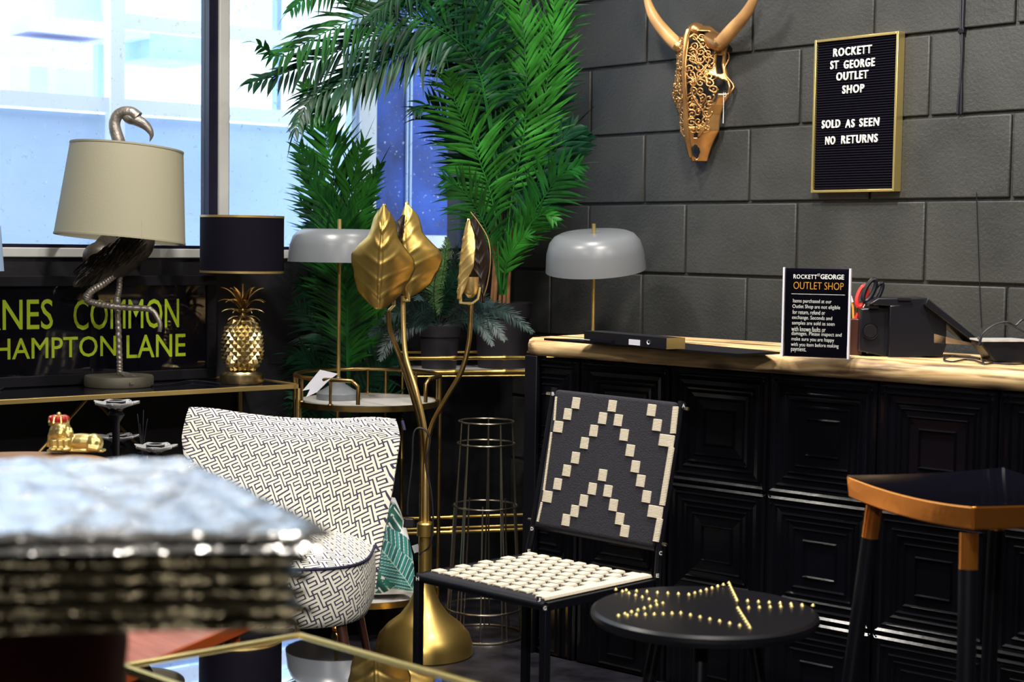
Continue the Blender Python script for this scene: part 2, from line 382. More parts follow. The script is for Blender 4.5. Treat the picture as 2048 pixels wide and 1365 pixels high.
def lettering(s,p0,right,up,w,h,m,parent,bold=0.0,thick=0.0006,name='lettering',fit=True,sp=1.0):
    """letters fitted into the box that starts at lower-left p0"""
    me=text_mesh(s,bold,.5,sp); n=len(me.vertices); co=np.empty(n*3,dtype=np.float32); me.vertices.foreach_get('co',co); co=co.reshape(-1,3)
    lo=co.min(0); hi=co.max(0); co[:,0]=(co[:,0]-lo[0])/(hi[0]-lo[0])*w; co[:,1]=(co[:,1]-lo[1])/(hi[1]-lo[1])*h; co[:,2]*=thick*2
    r=np.array(right.normalized());u=np.array(up.normalized());nn=np.cross(r,u)
    off=origin(parent) if parent is not None else Vector((0,0,0))
    P=np.array(p0-off)+co[:,:1]*r+co[:,1:2]*u+co[:,2:3]*nn
    me.vertices.foreach_set('co',P.astype(np.float32).ravel()); me.name=name; me.materials.clear(); me.materials.append(M[m]); me.update()
    return link(name,me,parent)
def px_lettering(s,x0,y0,x1,y1,p0,n,m,parent,**k):
    """fit text between image corners measured on the plane (p0,n)"""
    a=onp(x0,y1,p0,n); b=onp(x1,y1,p0,n); c=onp(x0,y0,p0,n)
    up=k.pop('up',None) or (c-a); right=k.pop('right',None) or (b-a)
    return lettering(s,a,right,up,(b-a).length,(c-a).length,m,parent,**k)

# ================================================================= SETTING
X0=-0.65; ZC=2.7
struct(MB().bb((-0.9,-6.5,-.05),(6.5,.1,0)).build('floor','floor'))
struct(MB().bb((X0-.12,-6.5,ZC),(6.5,.12,ZC+.05)).build('ceiling','ceil'))
struct(MB().bb((6.2,-6.5,0),(6.3,.12,ZC)).build('wall_right','darkwall'))
struct(MB().bb((X0-.1,-6.4,0),(6.3,-6.3,ZC)).build('wall_front','farwall'))
# block wall: mortar bed with single blocks proud of it
wb=struct(MB().bb((X0-.1,.006,0),(6.3,.12,ZC)).build('wall_back','mortar'))
z0=1.30-6*.225; JC=.0045
row=0
for k in range(-6,7):
    zb=1.30+k*.225; zt=zb+.225
    if zt>ZC: zt=ZC
    if zt-zb<.05: continue
    off=0.0 if k%2==0 else -.26
    # rows C-B (k=0) even, B-A odd
    x=off-3*.45
    while x<3.4:
        x1=x+.45
        a=max(x,X0)+(.0 if x<X0 else JC); b=x1-JC
        if b-a>.06:
            j=rnd.uniform(-.0012,.0012)
            o=MB().bb((a,-.004+j,max(0,zb)+JC),(b,.012,zt-JC)).build('block','wallpaint',wb,bevel=.0035)
        x=x1
# window wall on the left
SILL=1.145; WR=-.212; WT=2.5
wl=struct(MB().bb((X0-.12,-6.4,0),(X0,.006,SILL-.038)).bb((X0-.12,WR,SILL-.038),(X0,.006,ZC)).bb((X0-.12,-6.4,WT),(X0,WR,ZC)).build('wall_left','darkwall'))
m1=onx(418,250,X0).y; m2=onx(436,250,X0).y; m3=onx(456,250,X0).y
struct(MB().bb((X0-.05,-6.3,SILL-.038),(X0+.008,WR,SILL-.010)).build('trim_1','whitefr',bevel=.003))
w1=struct(MB().bb((X0-.05,-6.3,SILL-.010),(X0-.0,m1,SILL)).bb((X0-.05,m1,SILL-.010),(X0,m2,WT)).build('window_1','gasket'))
MB().bb((X0-.03,-6.3,SILL),(X0-.024,m1,WT)).build('glass_pane','glass',w1)
w2=struct(MB().bb((X0-.06,m2,SILL-.010),(X0+.01,m3,WT)).build('window_2','whitefr',bevel=.003))
MB().bb((X0-.05,m3,SILL-.010),(X0,WR,SILL)).bb((X0-.05,WR-.012,SILL),(X0,WR,WT)).build('gasket','gasket',w2)
MB().bb((X0-.05,m3,SILL),(X0,m3+.005,WT)).build('gasket','gasket',w2)
MB().bb((X0-.03,m3,SILL),(X0-.024,WR,WT)).build('glass_pane','glass',w2)
# outside: pale facade with white frames, blue hoarding
XO=-2.2
def oy(px,py,x=XO): return onx(px,py,x)
ya=-6.5; yl=oy(219,200).y; yl2=oy(228,200).y
zl=(oy(219,219).z+oy(0,202).z)/2; zh=oy(417,61).z; zh2=oy(228,40).z
fac=struct(MB().bb((XO-.1,-7,-.5),(XO-.04,2.2,zl-.02)).build('wall_outside','outblue1'))
fr=struct(MB().bb((XO-.04,-7,zl-.012),(XO,2.2,zl+.045)).build('trim_2','outwhite'))
yv=oy(556,200).y; yv2=oy(565,200).y
struct(MB().bb((XO-.05,yl,-.5),(XO+.012,yl+.06,4)).build('trim_3','outwhite'))
zq=oy(228,40).z
struct(MB().bb((XO-.04,yl2,zq-.03),(XO,2.2,zq+.03)).build('trim_4','outwhite'))
struct(MB().bb((XO-.05,yv,zl),(XO-.01,yv2,4)).build('trim_5','outblue2'))
# atrium beyond the outer frames
struct(MB().bb((-7.2,-12,-.5),(-7.0,8,5.5)).build('wall_atrium','outwhite'))
def obox(px0,py0,px1,py1,x,m,n,th=.3):
    a=onx(px0,py1,x); b=onx(px1,py0,x); lo=(x-th,min(a.y,b.y),min(a.z,b.z)); hi=(x,max(a.y,b.y),max(a.z,b.z))
    struct(MB().bb(lo,hi).build(n,m))
obox(300,52,425,115,-5.0,'outblue2','beam',.5)
obox(228,55,300,70,-5.0,'outblue1','beam')
obox(425,-40,640,75,-6.0,'outblue1','beam')
obox(110,-30,225,80,-5.0,'outblue1','beam')
obox(60,45,215,62,-4.6,'outgrey','beam')
obox(-20,95,215,112,-4.6,'outgrey','beam')
obox(112,110,215,195,-6.0,'outblue1','beam')
obox(60,120,95,190,-5.5,'outblue1','beam')
obox(196,90,216,205,-3.2,'outblue2','beam',.05)
obox(250,-40,330,20,-4.6,'outgrey','beam')
# blue hoarding seen through the right pane
XB=-1.25
hb=[onx(752,300,XB),onx(1100,300,XB)]
zb1=onx(900,472,XB).z; zt1=onx(830,120,XB).z
M['hoard']=mat('blue_hoarding',(0.024,0.08,0.40),.6,var=.5,vscale=7)
def flecks(m,col,scale,lo,hi):
    nt=m.node_tree; N=nt.nodes; L=nt.links; b=N['Principled BSDF']; src=b.inputs['Base Color'].links[0].from_socket
    tc=N.new('ShaderNodeTexCoord'); v=N.new('ShaderNodeTexNoise'); v.inputs['Scale'].default_value=scale; v.inputs['Detail'].default_value=2; L.new(tc.outputs['Object'],v.inputs['Vector'])
    r=N.new('ShaderNodeMapRange'); r.inputs[1].default_value=lo; r.inputs[2].default_value=hi; L.new(v.outputs[0],r.inputs[0])
    mx=N.new('ShaderNodeMix'); mx.data_type='RGBA'; mx.inputs[7].default_value=col; L.new(r.outputs[0],mx.inputs[0]); L.new(src,mx.inputs[6]); L.new(mx.outputs[2],b.inputs['Base Color'])
flecks(M['hoard'],(.5,.6,.8,1),60,.66,.72)
struct(MB().bb((XB-.05,hb[0].y,zb1-1),(XB,hb[1].y,2.35)).build('wall_hoarding','hoard'))
struct(MB().bb((XB-.05,onx(718,300,XB).y,zb1-1),(XB+.01,onx(750,300,XB).y,2.6)).build('trim_6','outwhite'))
struct(MB().bb((XB-.04,onx(703,300,XB).y,zb1-1),(XB,onx(712,300,XB).y,2.6)).build('trim_7','outblue1'))
for i,(a,b) in enumerate(((811,813.5),(818,821))):
    struct(MB().bb((XB,onx(a,300,XB).y,zb1),(XB+.01,onx(b,300,XB).y,2.35)).build('trim_%d'%(8+i),'outblue1'))
struct(MB().bb((XB-.05,hb[0].y,zb1-.06),(XB+.1,hb[1].y,zb1)).build('trim_10','outwhite'))

# ================================================================= WALL THINGS
def wall_cables():
    t=thing('wall_cable','pair of thin black cables running down the upper right of the block wall','cable',ony(1922,120,-.01))
    P=[ony(x,y,-.012) for x,y in ((1929,-60),(1927,0),(1925,60),(1924,110),(1921,160),(1917,200),(1915,228))]
    MB().tube(spline(P,24),.0035).build('cable','cable',t,smooth=True)
    P=[ony(x,y,-.010) for x,y in ((1923,-60),(1922,0),(1921,60),(1923,110),(1923,160),(1922,228))]
    MB().tube(spline(P,24),.003).build('cable','cable',t,smooth=True)
    MB().box(ony(1924,62,-.012),(.009,.006,.006)).build('clip','blackplastic',t,bevel=.001)
    P=[ony(x,y,-.007) for x,y in ((1953,385),(1954,430),(1956,480),(1958,540),(1960,600),(1963,655))]
    tag(MB().tube(spline(P,20),.0012,6).build('thin_wire','cable',smooth=True),'hair-thin dark wire hanging down the block wall behind the card reader','wire')
wall_cables()
def letterboard():
    c=ony(1710,225,-.02); t=thing('letter_board','gold-framed black letter board on the block wall reading ROCKETT ST GEORGE OUTLET SHOP','sign',c)
    y=-.035; a=ony(1621,386,y); b=ony(1797,62,y); x0,x1,z0_,z1=a.x,b.x,a.z,b.z
    MB().bb((x0+.006,-.024,z0_+.006),(x1-.006,-.006,z1-.006)).build('backing','felt',t)
    g=MB(); n=58
    for i in range(n):
        z=z0_+.009+(z1-z0_-.018)*(i+.5)/n; h=(z1-z0_-.018)/n
        g.add([(x0+.006,-.0245,z-h*.5),(x0+.006,-.029,z-h*.15),(x0+.006,-.029,z+h*.15),(x0+.006,-.0245,z+h*.5),(x1-.006,-.0245,z-h*.5),(x1-.006,-.029,z-h*.15),(x1-.006,-.029,z+h*.15),(x1-.006,-.0245,z+h*.5)],[(0,4,5,1),(1,5,6,2),(2,6,7,3)])
    o=g.build('felt_ridges','felt',t,clean=False); o['kind']='stuff'
    for nm,lo,hi in (('frame_side',(x0,y,z0_),(x0+.0075,-.0045,z1)),('frame_side',(x1-.0075,y,z0_),(x1,-.0045,z1)),('frame_bar',(x0+.0075,y,z0_),(x1-.0075,-.0045,z0_+.0075)),('frame_bar',(x0+.0075,y,z1-.0075),(x1-.0075,-.0045,z1))):
        MB().bb(lo,hi).build(nm,'framegold',t,bevel=.0012)
    p0=Vector((0,-.031,0)); nn=Vector((0,-1,0))
    for s,xa,ya_,xb,yb in (('ROCKETT',1667,97,1743,114),('ST',1661,122,1677,139),('GEORGE',1688,120,1749,138),('OUTLET',1673,144,1736,162),('SHOP',1685,170,1728,188),('SOLD',1644,239,1680,257.5),('AS',1691,238,1709,256),('SEEN',1719,236,1758,254),('NO',1651,272,1670,290),('RETURNS',1683,269,1755,288)):
        aa=onp(xa,yb,p0,nn); bb_=onp(xb,yb,p0,nn)
        # one baseline per row, on the ridges
        a1=ony(xa,yb,-.031); w=ony(xb,yb,-.031).x-a1.x
        lettering(s.replace(' ','  ') if len(s)>9 else s,a1,Vector((1,0,0)),Vector((0,0,1)),w,.0235,'white',t,bold=.016,thick=.002,sp=1.22)
letterboard()

def skull():
    CX=.262; t=thing('skull_ornament','bronze carved openwork bull skull with wooden horns mounted on the block wall','skull',(CX,0,1.63))
    # rows: z, half width, ridge protrusion
    rows=[(1.840,.030,.055),(1.825,.052,.070),(1.805,.088,.078),(1.785,.108,.082),(1.760,.103,.086),(1.72,.098,.090),(1.68,.110,.090),(1.65,.122,.088),(1.62,.116,.084),(1.60,.098,.080),(1.57,.084,.076),(1.54,.080,.073),(1.52,.078,.070),(1.50,.064,.066),(1.47,.046,.058),(1.445,.036,.05),(1.427,.030,.042)]
    zs=[r[0] for r in rows][::-1]
    def prof(z):
        return (np.interp(z,zs,[r[1] for r in rows][::-1]),np.interp(z,zs,[r[2] for r in rows][::-1]))
    def S(u,z,lift=0):
        w,p=prof(z); au=abs(u)
        y=-(.022+(p-.022)*(1-au**2.1)+.010*math.exp(-(u/.13)**2))-lift*(1-.4*au)
        return Vector((CX+w*u+math.copysign(lift*au*.8,u),y,z))
    # solid shell
    NU=56; NZ=110; ztop,zbot=1.840,1.427
    def solid(u,z):
        au=abs(u)
        if z<1.478:    # nose slit
            return not (abs(u-.28)<.26*math.sin(PI*min(1,max(0,(z-1.433)/.045)))**.7 and 1.433<z<1.478)
        if 1.478<=z<1.532: return not (abs(u-.30)<.10 and 1.50<z<1.527)
        # eye socket holes
        if .62<au<.95 and 1.628<z<1.668+.02*(.95-au)*3: return False
        if au<.07: return True
        if z>1.822: return True
        edge=.80
        if z>1.70 and z<1.79: edge=.74
        if z<1.60: edge=.66 if u>0 else .80
        if au>edge: return not (.82<au<.93 and 1.69<z<1.745)
        if 1.66<z<1.70 and au>.52: return True
        return False
    V=[];idx={};F=[]
    P=[[S(-1+2*i/NU,zbot+(ztop-zbot)*j/NZ) for j in range(NZ+1)] for i in range(NU+1)]
    V=[p for r in P for p in r]
    for i in range(NU):
        for j in range(NZ):
            u=-1+2*(i+.5)/NU; z=zbot+(ztop-zbot)*(j+.5)/NZ
            if solid(u,z): F.append((i*(NZ+1)+j,(i+1)*(NZ+1)+j,(i+1)*(NZ+1)+j+1,i*(NZ+1)+j+1))
    mb=MB().add(V,F); me_o=mb.build('skull_shell','skull',t,smooth=True,solid=.006,angle=180)
    bm=bmesh.new(); bm.from_mesh(me_o.data); bmesh.ops.delete(bm,geom=[v for v in bm.verts if not v.link_faces],context='VERTS'); bmesh.ops.smooth_vert(bm,verts=bm.verts,factor=.4) ; bm.to_mesh(bm.loops and me_o.data); bm.free()
    # openwork scrolls riding on the surface
    sc=MB(); r=.0033
    def curve(pts,rr=r,n=None):
        P=[S(u,z,.0015) for u,z in pts]; sc.tube(P,[rr*(1-.45*i/len(P)) for i in range(len(P))],6)
    def spiral(u,z,size,ang,turn,hand,aspect=1.0):
        w=max(.05,prof(z)[0]); pts=[]
        n=20
        for i in range(n):
            a=ang+hand*turn*2*PI*i/n; q=size*(1-.80*i/n)
            pts.append((u+q*math.cos(a)/w,z+q*math.sin(a)))
        curve(pts)
        sc.ell(S(pts[-1][0],pts[-1][1],.003),(.0042,.0042,.0042),seg=8,rings=5)
    for sgn in (1,-1):
        # main vine
        vine=[(sgn*(.42+.24*math.sin((z-1.5)*34)),z) for z in np.linspace(1.50,1.81,60)]
        curve(vine,.0042)
        rows_=np.linspace(1.525,1.80,13)
        for k,z in enumerate(rows_):
            for j,uu in enumerate((.20,.42,.64)):
                h=1 if (k+j)%2 else -1
                spiral(sgn*(uu+rnd.uniform(-.03,.03)),z+rnd.uniform(-.004,.004),.0135,rnd.uniform(0,6.28),1.25,h*sgn)
        # feathered combs
        for zc_,uc in ((1.785,.55),(1.715,.40),(1.665,.30),(1.59,.35),(1.735,.25)):
            for q in range(5):
                a=R(20+q*26); w=prof(zc_)[0]
                pts=[(sgn*(uc+(.004+.022*s_)*math.cos(a+s_*.5)/w),zc_+(.004+.022*s_)*math.sin(a+s_*.5)) for s_ in np.linspace(0,1,6)]
                curve(pts,.0028)
        for z in np.linspace(1.52,1.80,9): curve([(sgn*.07,z),(sgn*.16,z+.008),(sgn*.24,z)],.003)
        for z in np.linspace(1.53,1.79,8): curve([(sgn*.60,z),(sgn*.7,z-.009),(sgn*.80,z)],.003)
        # cheek loop beside the eye
        w_=[(sgn*(1.0+.05*math.sin(q*9)),1.63+q*.125) for q in np.linspace(0,1,14)]
        curve(w_,.0036)
    sc.build('scrollwork','skull',t,smooth=True,angle=180,clean=False)
    cr=MB(); cr.tube([S(0,z,.004) for z in np.linspace(1.44,1.825,40)],[.006+.003*math.sin(i*.2) for i in range(40)],8); cr.build('centre_ridge','skull',t,smooth=True)
    # brow knob and horn sockets
    MB().ell((CX,-.05,1.828),(.026,.030,.024)).build('brow_knob','skull',t,smooth=True)
    for sgn,pts in ((-1,((1360,95,.0),(1335,70,.3),(1310,38,.6),(1296,5,.8),(1286,-40,1.0))),(1,((1440,88,.0),(1462,62,.3),(1490,30,.6),(1509,-5,.8),(1520,-45,1.0)))):
        P=[ony(a,b,-(.06+.05*c_)) for a,b,c_ in pts]
        root=Vector((CX+sgn*.055,-.045,1.795))
        s0=spline([root,P[0].lerp(root,.35),P[0],P[0].lerp(P[1],.25)],10)
        MB().tube(s0,[.026-.0005*i for i in range(11)],14).build('horn_socket','skull',t,smooth=True)
        q=spline(P,26); MB().tube(q,[.0215*(1-(i/26)**2.2*.80) for i in range(27)],14).build('horn','horn',t,smooth=True)
    lp=S(.95,1.625)
    tg=MB(); tg.tube([lp+Vector((.004*math.cos(a)+.0,-.006,.006*math.sin(a))) for a in np.linspace(0,2*PI,12)],.0008,5)
    tg.tube([ony(1447,185,-.05),ony(1447,215,-.05),ony(1446,247,-.05)],.0008,5); tg.bb(tuple(ony(1446,247,-.05)),tuple(ony(1446,247,-.05)+Vector((.0014,.0006,.070)))).build('price_tag','paper',t)
skull()

# ================================================================= COUNTER
A9=R(8.95); FD=Vector((math.cos(A9),math.sin(A9),0)); FB=Vector((-math.sin(A9),math.cos(A9),0)); FO=Vector((.27,-.722,0)); UPZ=Vector((0,0,1))
CTOP=.90
def cpt(s,d,z): return FO+FD*s+FB*d+UPZ*z
def counter():
    t=thing('shop_counter','black shop counter faced with pressed square panels under a pine top','counter',cpt(.8,.2,0))
    LEN=1.72; DEP=.40
    top=MB(); th=.05
    # edge profile swept along the front
    prof=[(0.012,0),(0.0,.012),(0.0,.032),(.006,.044),(.02,.05)]
    secs=[]
    for i in range(41):
        s=-.005+(LEN+.01)*i/40; wob=.0015*math.sin(i*1.7)+.001*math.sin(i*4.1); r=[]
        inset=.012 if i==0 else 0
        for d,z in prof: r.append(cpt(s+(.008 if i==0 else 0),d+wob+inset-.012,CTOP-th+z))
        r+= [cpt(s,DEP,CTOP),cpt(s,DEP,CTOP-th)]
        secs.append(r)
    n=len(secs[0]); V=[p for s_ in secs for p in s_]; F=[]
    for i in range(40):
        for j in range(n): F.append((i*n+j,i*n+(j+1)%n,(i+1)*n+(j+1)%n,(i+1)*n+j))
    F+= [tuple(range(n)),tuple(40*n+j for j in range(n))[::-1]]
    me=MB().add([FO+Vector(( (p-FO).dot(FD),(p-FO).dot(FB),p.z)) for p in V],F)
    # keep grain running along the counter: object rotated to its own axis
    o=MB().add([Vector(((p-cpt(.8,.2,0)).dot(FD),(p-cpt(.8,.2,0)).dot(FB),p.z)) for p in V],F).build('worktop','pine',t,smooth=True,local=True,angle=50)
    t.rotation_euler=(0,0,A9)
    def L(mb,name,m,**k):
        c=cpt(.8,.2,0); mb.v=[Vector(((p-c).dot(FD),(p-c).dot(FB),p.z)) for p in mb.v]; return mb.build(name,m,t,local=True,**k)
    ax=(FD,FB,UPZ)
    L(MB().box(cpt(.87,.20,.42),(.85,.18,.42),ax),'carcass','blackmatt')
    L(MB().box(cpt(.022,.012,.425),(.022,.022,.425),ax),'corner_post','blackmetal',bevel=.002)
    S0=.188; W_=.305
    for r_ in range(3):
        zt=.848-r_*W_; zb=max(0.0,zt-W_)
        for k in range(-1,6):
            s0=max(.046,S0+k*W_-W_*0) if k==-1 else S0+k*W_
            if k==-1: s0=.046; s1=S0
            else: s1=s0+W_
            if s0>LEN-.02: continue
            mb=MB(); cs=(s1+(s1-W_))/2; cz=zt-W_/2
            # concentric raised square mouldings
            steps=[(.1500,.000),(.1490,.006),(.143,.010),(.137,.006),(.131,.004),(.126,.009),(.121,.004),(.110,.003),(.106,.007),(.101,.003),(.096,.002),(.092,.007),(.088,.002),(.078,.001),(.074,.005),(.070,.001),(.048,.000),(.045,.005),(.042,.000),(.004,.000)]
            V=[];F=[]
            for h,y in steps:
                for sx,sz in ((-1,-1),(1,-1),(1,1),(-1,1)):
                    ss=min(max(cs+sx*h,s0+.0005),s1-.0005); zz=max(cz+sz*h,0.001); V.append(cpt(ss,.014-y*1.25,zz))
            for i in range(len(steps)-1):
                for q in range(4): F.append((i*4+q,i*4+(q+1)%4,(i+1)*4+(q+1)%4,(i+1)*4+q))
            F.append(tuple((len(steps)-1)*4+q for q in range(4)))
            mb.add(V,F)
            L(mb,'pressed_panel','blackgloss',bevel=0,solid=0)
            if k>=0: 
                pass
        nb=MB()
    st=MB()
    for r_ in range(3):
        for k in range(0,6):
            for dx,dz in ((-.012,.014),(.010,.010),(-.030,-.006),(.016,-.012)):
                if S0+k*W_<LEN: st.ell(cpt(S0+k*W_+dx,.002,.848-r_*W_-.012+dz),(.0028,.0028,.0028),seg=6,rings=4)
    o=L(st,'panel_studs','blackgloss',smooth=True); o['kind']='stuff'
counter()
ZT=CTOP+.0005
def counter_things():
    # flat dark board
    a,b,c_,d_=onz(1088,681,ZT),onz(1476,713,ZT),onz(1560,709,ZT),onz(1340,688,ZT)
    c=(a+b+c_+d_)/4; h=.006
    tag_o=MB().hexa([a,b,c_,d_,a+UPZ*h,b+UPZ*h,c_+UPZ*h,d_+UPZ*h]).build('serving_board','blackmetal'); tag(tag_o,'thin flat black board lying along the left end of the pine counter','board')
    # dark box on the board
    z2=ZT+h
    e=onz(1333,699,z2); p=onz(1168,683,z2); u=(e-p).normalized(); v=Vector((-u.y,u.x,0)); hh=.028
    t=thing('display_box','long dark box with a gold edge lying on the black board by the lamp','box',(e+p)/2)
    MB().box((e+p)/2+v*.03+UPZ*hh/2,((e-p).length/2,.03,hh/2),(u,v,UPZ)).build('box_body','blackplastic',t)
    MB().box(e+v*.03+UPZ*hh/2,(.001,.030,hh/2),(u,v,UPZ)).build('end_trim','brass',t)
    MB().box(p.lerp(e,.63)-v*.0012+UPZ*hh*.35,(.022,.001,hh*.25),(u,v,UPZ)).build('box_label','paper',t)
    MB().box(p.lerp(e,.25)-v*.006+UPZ*.007,(.045,.005,.0035),(u,v,UPZ)).build('folded_card','navyprint',t)
    MB().box(p.lerp(e,.10)-v*.010+UPZ*.006,(.04,.0008,.001),(u,v,UPZ)).build('foil_strip','whitestone',t)
    sc=MB().lathe([(.004,0),(.006,.0015)],p.lerp(e,.8)-v*.0015+UPZ*hh*.5,seg=12,rot=Matrix.Rotation(PI/2,3,'X')); sc.build('round_mark','paper',t)
    # acrylic notice
    bl,br=onz(1563,713,ZT),onz(1698,719,ZT); u=(br-bl).normalized(); v=Vector((-u.y,u.x,0)).normalized(); n=-v
    up=UPZ; dep=(bl-CAM).dot(CF); H=178/FPX*dep
    t=thing('notice_stand','clear acrylic notice holder with black card reading OUTLET SHOP standing on the counter','sign',(bl+br)/2)
    w=(br-bl).length; c=(bl+br)/2
    tl=onp(1571,535,c,n); lean=(tl-bl); lean=(lean-lean.dot(u)*u).normalized(); nn=u.cross(lean).normalized()
    if nn.dot(CAM-c)<0: nn=-nn
    cc=c+lean*(H/2)
    MB().box(cc,(w/2-.006,.0011,H/2-.002),(u,nn,lean)).build('printed_card','navyprint',t)
    MB().box(cc+nn*.003,(w/2,.001,H/2),(u,nn,lean)).build('front_sheet','acrylic',t)
    MB().box(cc-nn*.003,(w/2,.001,H/2),(u,nn,lean)).build('back_sheet','acrylic',t)
    for sg in (-1,1): MB().box(cc+u*sg*(w/2-.002),(.0022,.0046,H/2),(u,nn,lean)).build('side_edge','paper',t)
    MB().box(c+v*.03+UPZ*.002,(w/2,.03,.0018),(u,v,UPZ)).build('foot','acrylic',t)
    pf=cc+nn*.0045
    def T(s,x0,y0,x1,y1,m,**k):
        a=onp(x0,y1,pf,nn); b=onp(x1,y1,pf,nn)
        lettering(s,a,u,lean,(b-a).dot(u),abs(y1-y0)/FPX*dep,m,t,**k)
    T('ROCKETT',1587,549,1634,557.5,'white',bold=.006,thick=.0002,sp=1.1); T('ST',1635,548,1640,553,'white',thick=.0002); T('GEORGE',1641,549,1688,558.5,'white',bold=.012,thick=.0002)
    T('OUTLET SHOP',1587,564,1687,578,'orangeprint',bold=-.018,thick=.0002)
    a=onp(1583,588,pf,nn); b=onp(1690,590.5,pf,nn); MB().box((a+b)/2,((b-a).length/2,.0002,.0004),((b-a).normalized(),nn,lean)).build('rule_line','white',t)
    lines=[('Items purchased at our',1586,598,1663),('Outlet Shop are not eligible',1585,609,1680),('for return, refund or',1585,620,1650),('exchange. Seconds and',1584,631,1664),('samples are sold as seen',1584,642,1669),('with known faults or',1583,653,1651),('damages. Please inspect and',1583,663,1683),('make sure you are happy',1583,674,1668),('with you item before making',1582,685,1677),('payment.',1582,695.5,1612)]
    for s,x0,y0,x1 in lines: T(s,x0,y0,x1,y0+9.5,'white',thick=.0002,bold=-.012)
    # pen pot with scissors
    pc=onz(1706,712,ZT)+v*.05
    t=thing('pen_pot','dark wooden pen pot half hidden behind the acrylic notice','pot',pc)
    MB().box(pc+UPZ*.045,(.016,.025,.045),(u,v,UPZ)).build('pot_body','legwood',t,bevel=.002)
    MB().box(pc+UPZ*.089,(.012,.020,.0015),(u,v,UPZ)).build('pot_mouth','blackmatt',t)
    dp=(pc-CAM).dot(CF)
    def loop(cx,cy,rx,ry,ang,d): 
        return [D(cx+rx*math.cos(a)*math.cos(ang)-ry*math.sin(a)*math.sin(ang),cy+rx*math.cos(a)*math.sin(ang)+ry*math.sin(a)*math.cos(ang),d) for a in np.linspace(0,2*PI,24,endpoint=False)]
    t=thing('scissors','scissors with red handles standing in the pen pot','scissors',D(1724,610,dp-.01))
    MB().tube(loop(1724,593,22,8.5,R(-72),dp-.012),.0052,8,closed=True).build('handle','red',t,smooth=True)
    MB().tube([D(1716,612,dp-.01),D(1708,650,dp),D(1704,690,dp)],[.004,.003,.002]).build('blade','steel',t,smooth=True)
    MB().tube(pxs([(1722,608),(1718,625),(1709,642)],dp-.012),.0042).build('handle','red',t,smooth=True)
    t=thing('scissors','scissors with black handles leaning to the right in the pen pot','scissors',D(1745,600,dp-.02))
    MB().tube(loop(1739,581,24,8.5,R(-64),dp-.02),.0058,8,closed=True).build('handle','blackplastic',t,smooth=True)
    MB().tube(loop(1753,587,23,7,R(-62),dp-.012),.0052,8,closed=True).build('handle','blackplastic',t,smooth=True)
    MB().tube(pxs([(1735,600),(1724,620),(1713,641)],dp-.014),[.0035,.0028,.002]).build('blade','steel',t,smooth=True)
    t=thing('pen','orange and white pen in the pen pot beside the notice','pen',D(1706,620,dp)); MB().tube(pxs([(1702,596),(1706,615),(1707,650)],dp-.004),.0028).build('pen_body','orangeprint',t,smooth=True)
    MB().tube(pxs([(1701,592),(1705,605)],dp-.006),.003).build('pen_cap','paper',t,smooth=True)
    # till tablet on wedge stand
    tp=onz(1800,715,ZT); dt=(tp-CAM).dot(CF)
    t=thing('till_tablet','black till tablet tilted on a black stand, seen from behind, on the counter','tablet',tp)
    k=E2*.14
    MB().prism(pxs([(1778,717),(1885,712),(1893,690),(1893,645),(1850,604),(1780,612)],dt-.0),k).build('stand','blackplastic',t,bevel=.002)
    MB().prism(pxs([(1719,703),(1775,715),(1790,612),(1722,618)],dt+.02),E2*.12).build('printer_side','blackplastic',t,bevel=.003)
    MB().prism(pxs([(1738,609),(1757,597),(1857,597),(1857,610),(1790,613)],dt),E2*.12).build('top_cap','blackplastic',t,bevel=.002)
    sl=pxs([(1850,611),(1856,596),(1958,680),(1953,689)],dt-.02); MB().prism(sl,E2*.14).build('screen_slab','blackplastic',t,bevel=.002)
    MB().prism(pxs([(1868,668),(1950,689),(1948,691),(1868,686)],dt+.0),E2*.10).build('screen_underside','skin',t)
    MB().lathe([(.0,.0),(.016,0),(.018,-.002),(.020,.0)],D(1741,663,dt+.012),seg=24,rot=Matrix.Rotation(VIEWROT,3,'Z')@Matrix.Rotation(PI/2,3,'X')).build('round_port','blackmatt',t)
    MB().box(D(1747,614,dt+.01),(.012,.003,.004),(E1,E2,UPZ)).build('slot','blackmatt',t)
    MB().box(D(1809,599,dt-.003),(.016,.003,.003),(E1,E2,UPZ)).build('slot','blackmatt',t)
    # card reader
    cp=onz(2022,726,ZT); dc=(cp-CAM).dot(CF)
    t=thing('card_reader','black card reader resting on its cable at the right end of the counter','card reader',cp)
    body=[(1990,725),(2120,727),(2125,690),(2050,683),(1965,683),(1962,690)]
    MB().prism(pxs(body,dc),E2*.09).build('reader_body','blackplastic',t,bevel=.006,bseg=3)
    MB().prism(pxs([(1963,684),(2050,684),(2125,691),(2125,688),(2050,681),(1963,681)],dc-.004),E2*.10).build('reader_rim','whitestone',t)
    MB().tube(spline(pxs([(1958,692),(1966,668),(1990,650),(2015,645),(2030,652),(2048,640),(2070,660)],dc-.03),40),.0032).build('cable','cable',t,smooth=True)
    MB().tube(spline(pxs([(2010,648),(2030,655),(2055,668)],dc-.035),10),.0022).build('cable','cable',t,smooth=True)
    def fl(pts): return [onz(a,b,ZT+.003) for a,b in pts]
    MB().tube(spline([D(1956,672,dc)]+fl([(1958,700),(1965,716),(1968,728)])+fl([(1985,727),(2020,729),(2060,728)]),40),.0022).build('cable','cable',t,smooth=True)
    MB().tube(spline(fl([(1968,728),(1950,722),(1930,720),(1905,724),(1888,720),(1900,713),(1960,718)]),50),.0022).build('cable','cable',t,smooth=True)
counter_things()

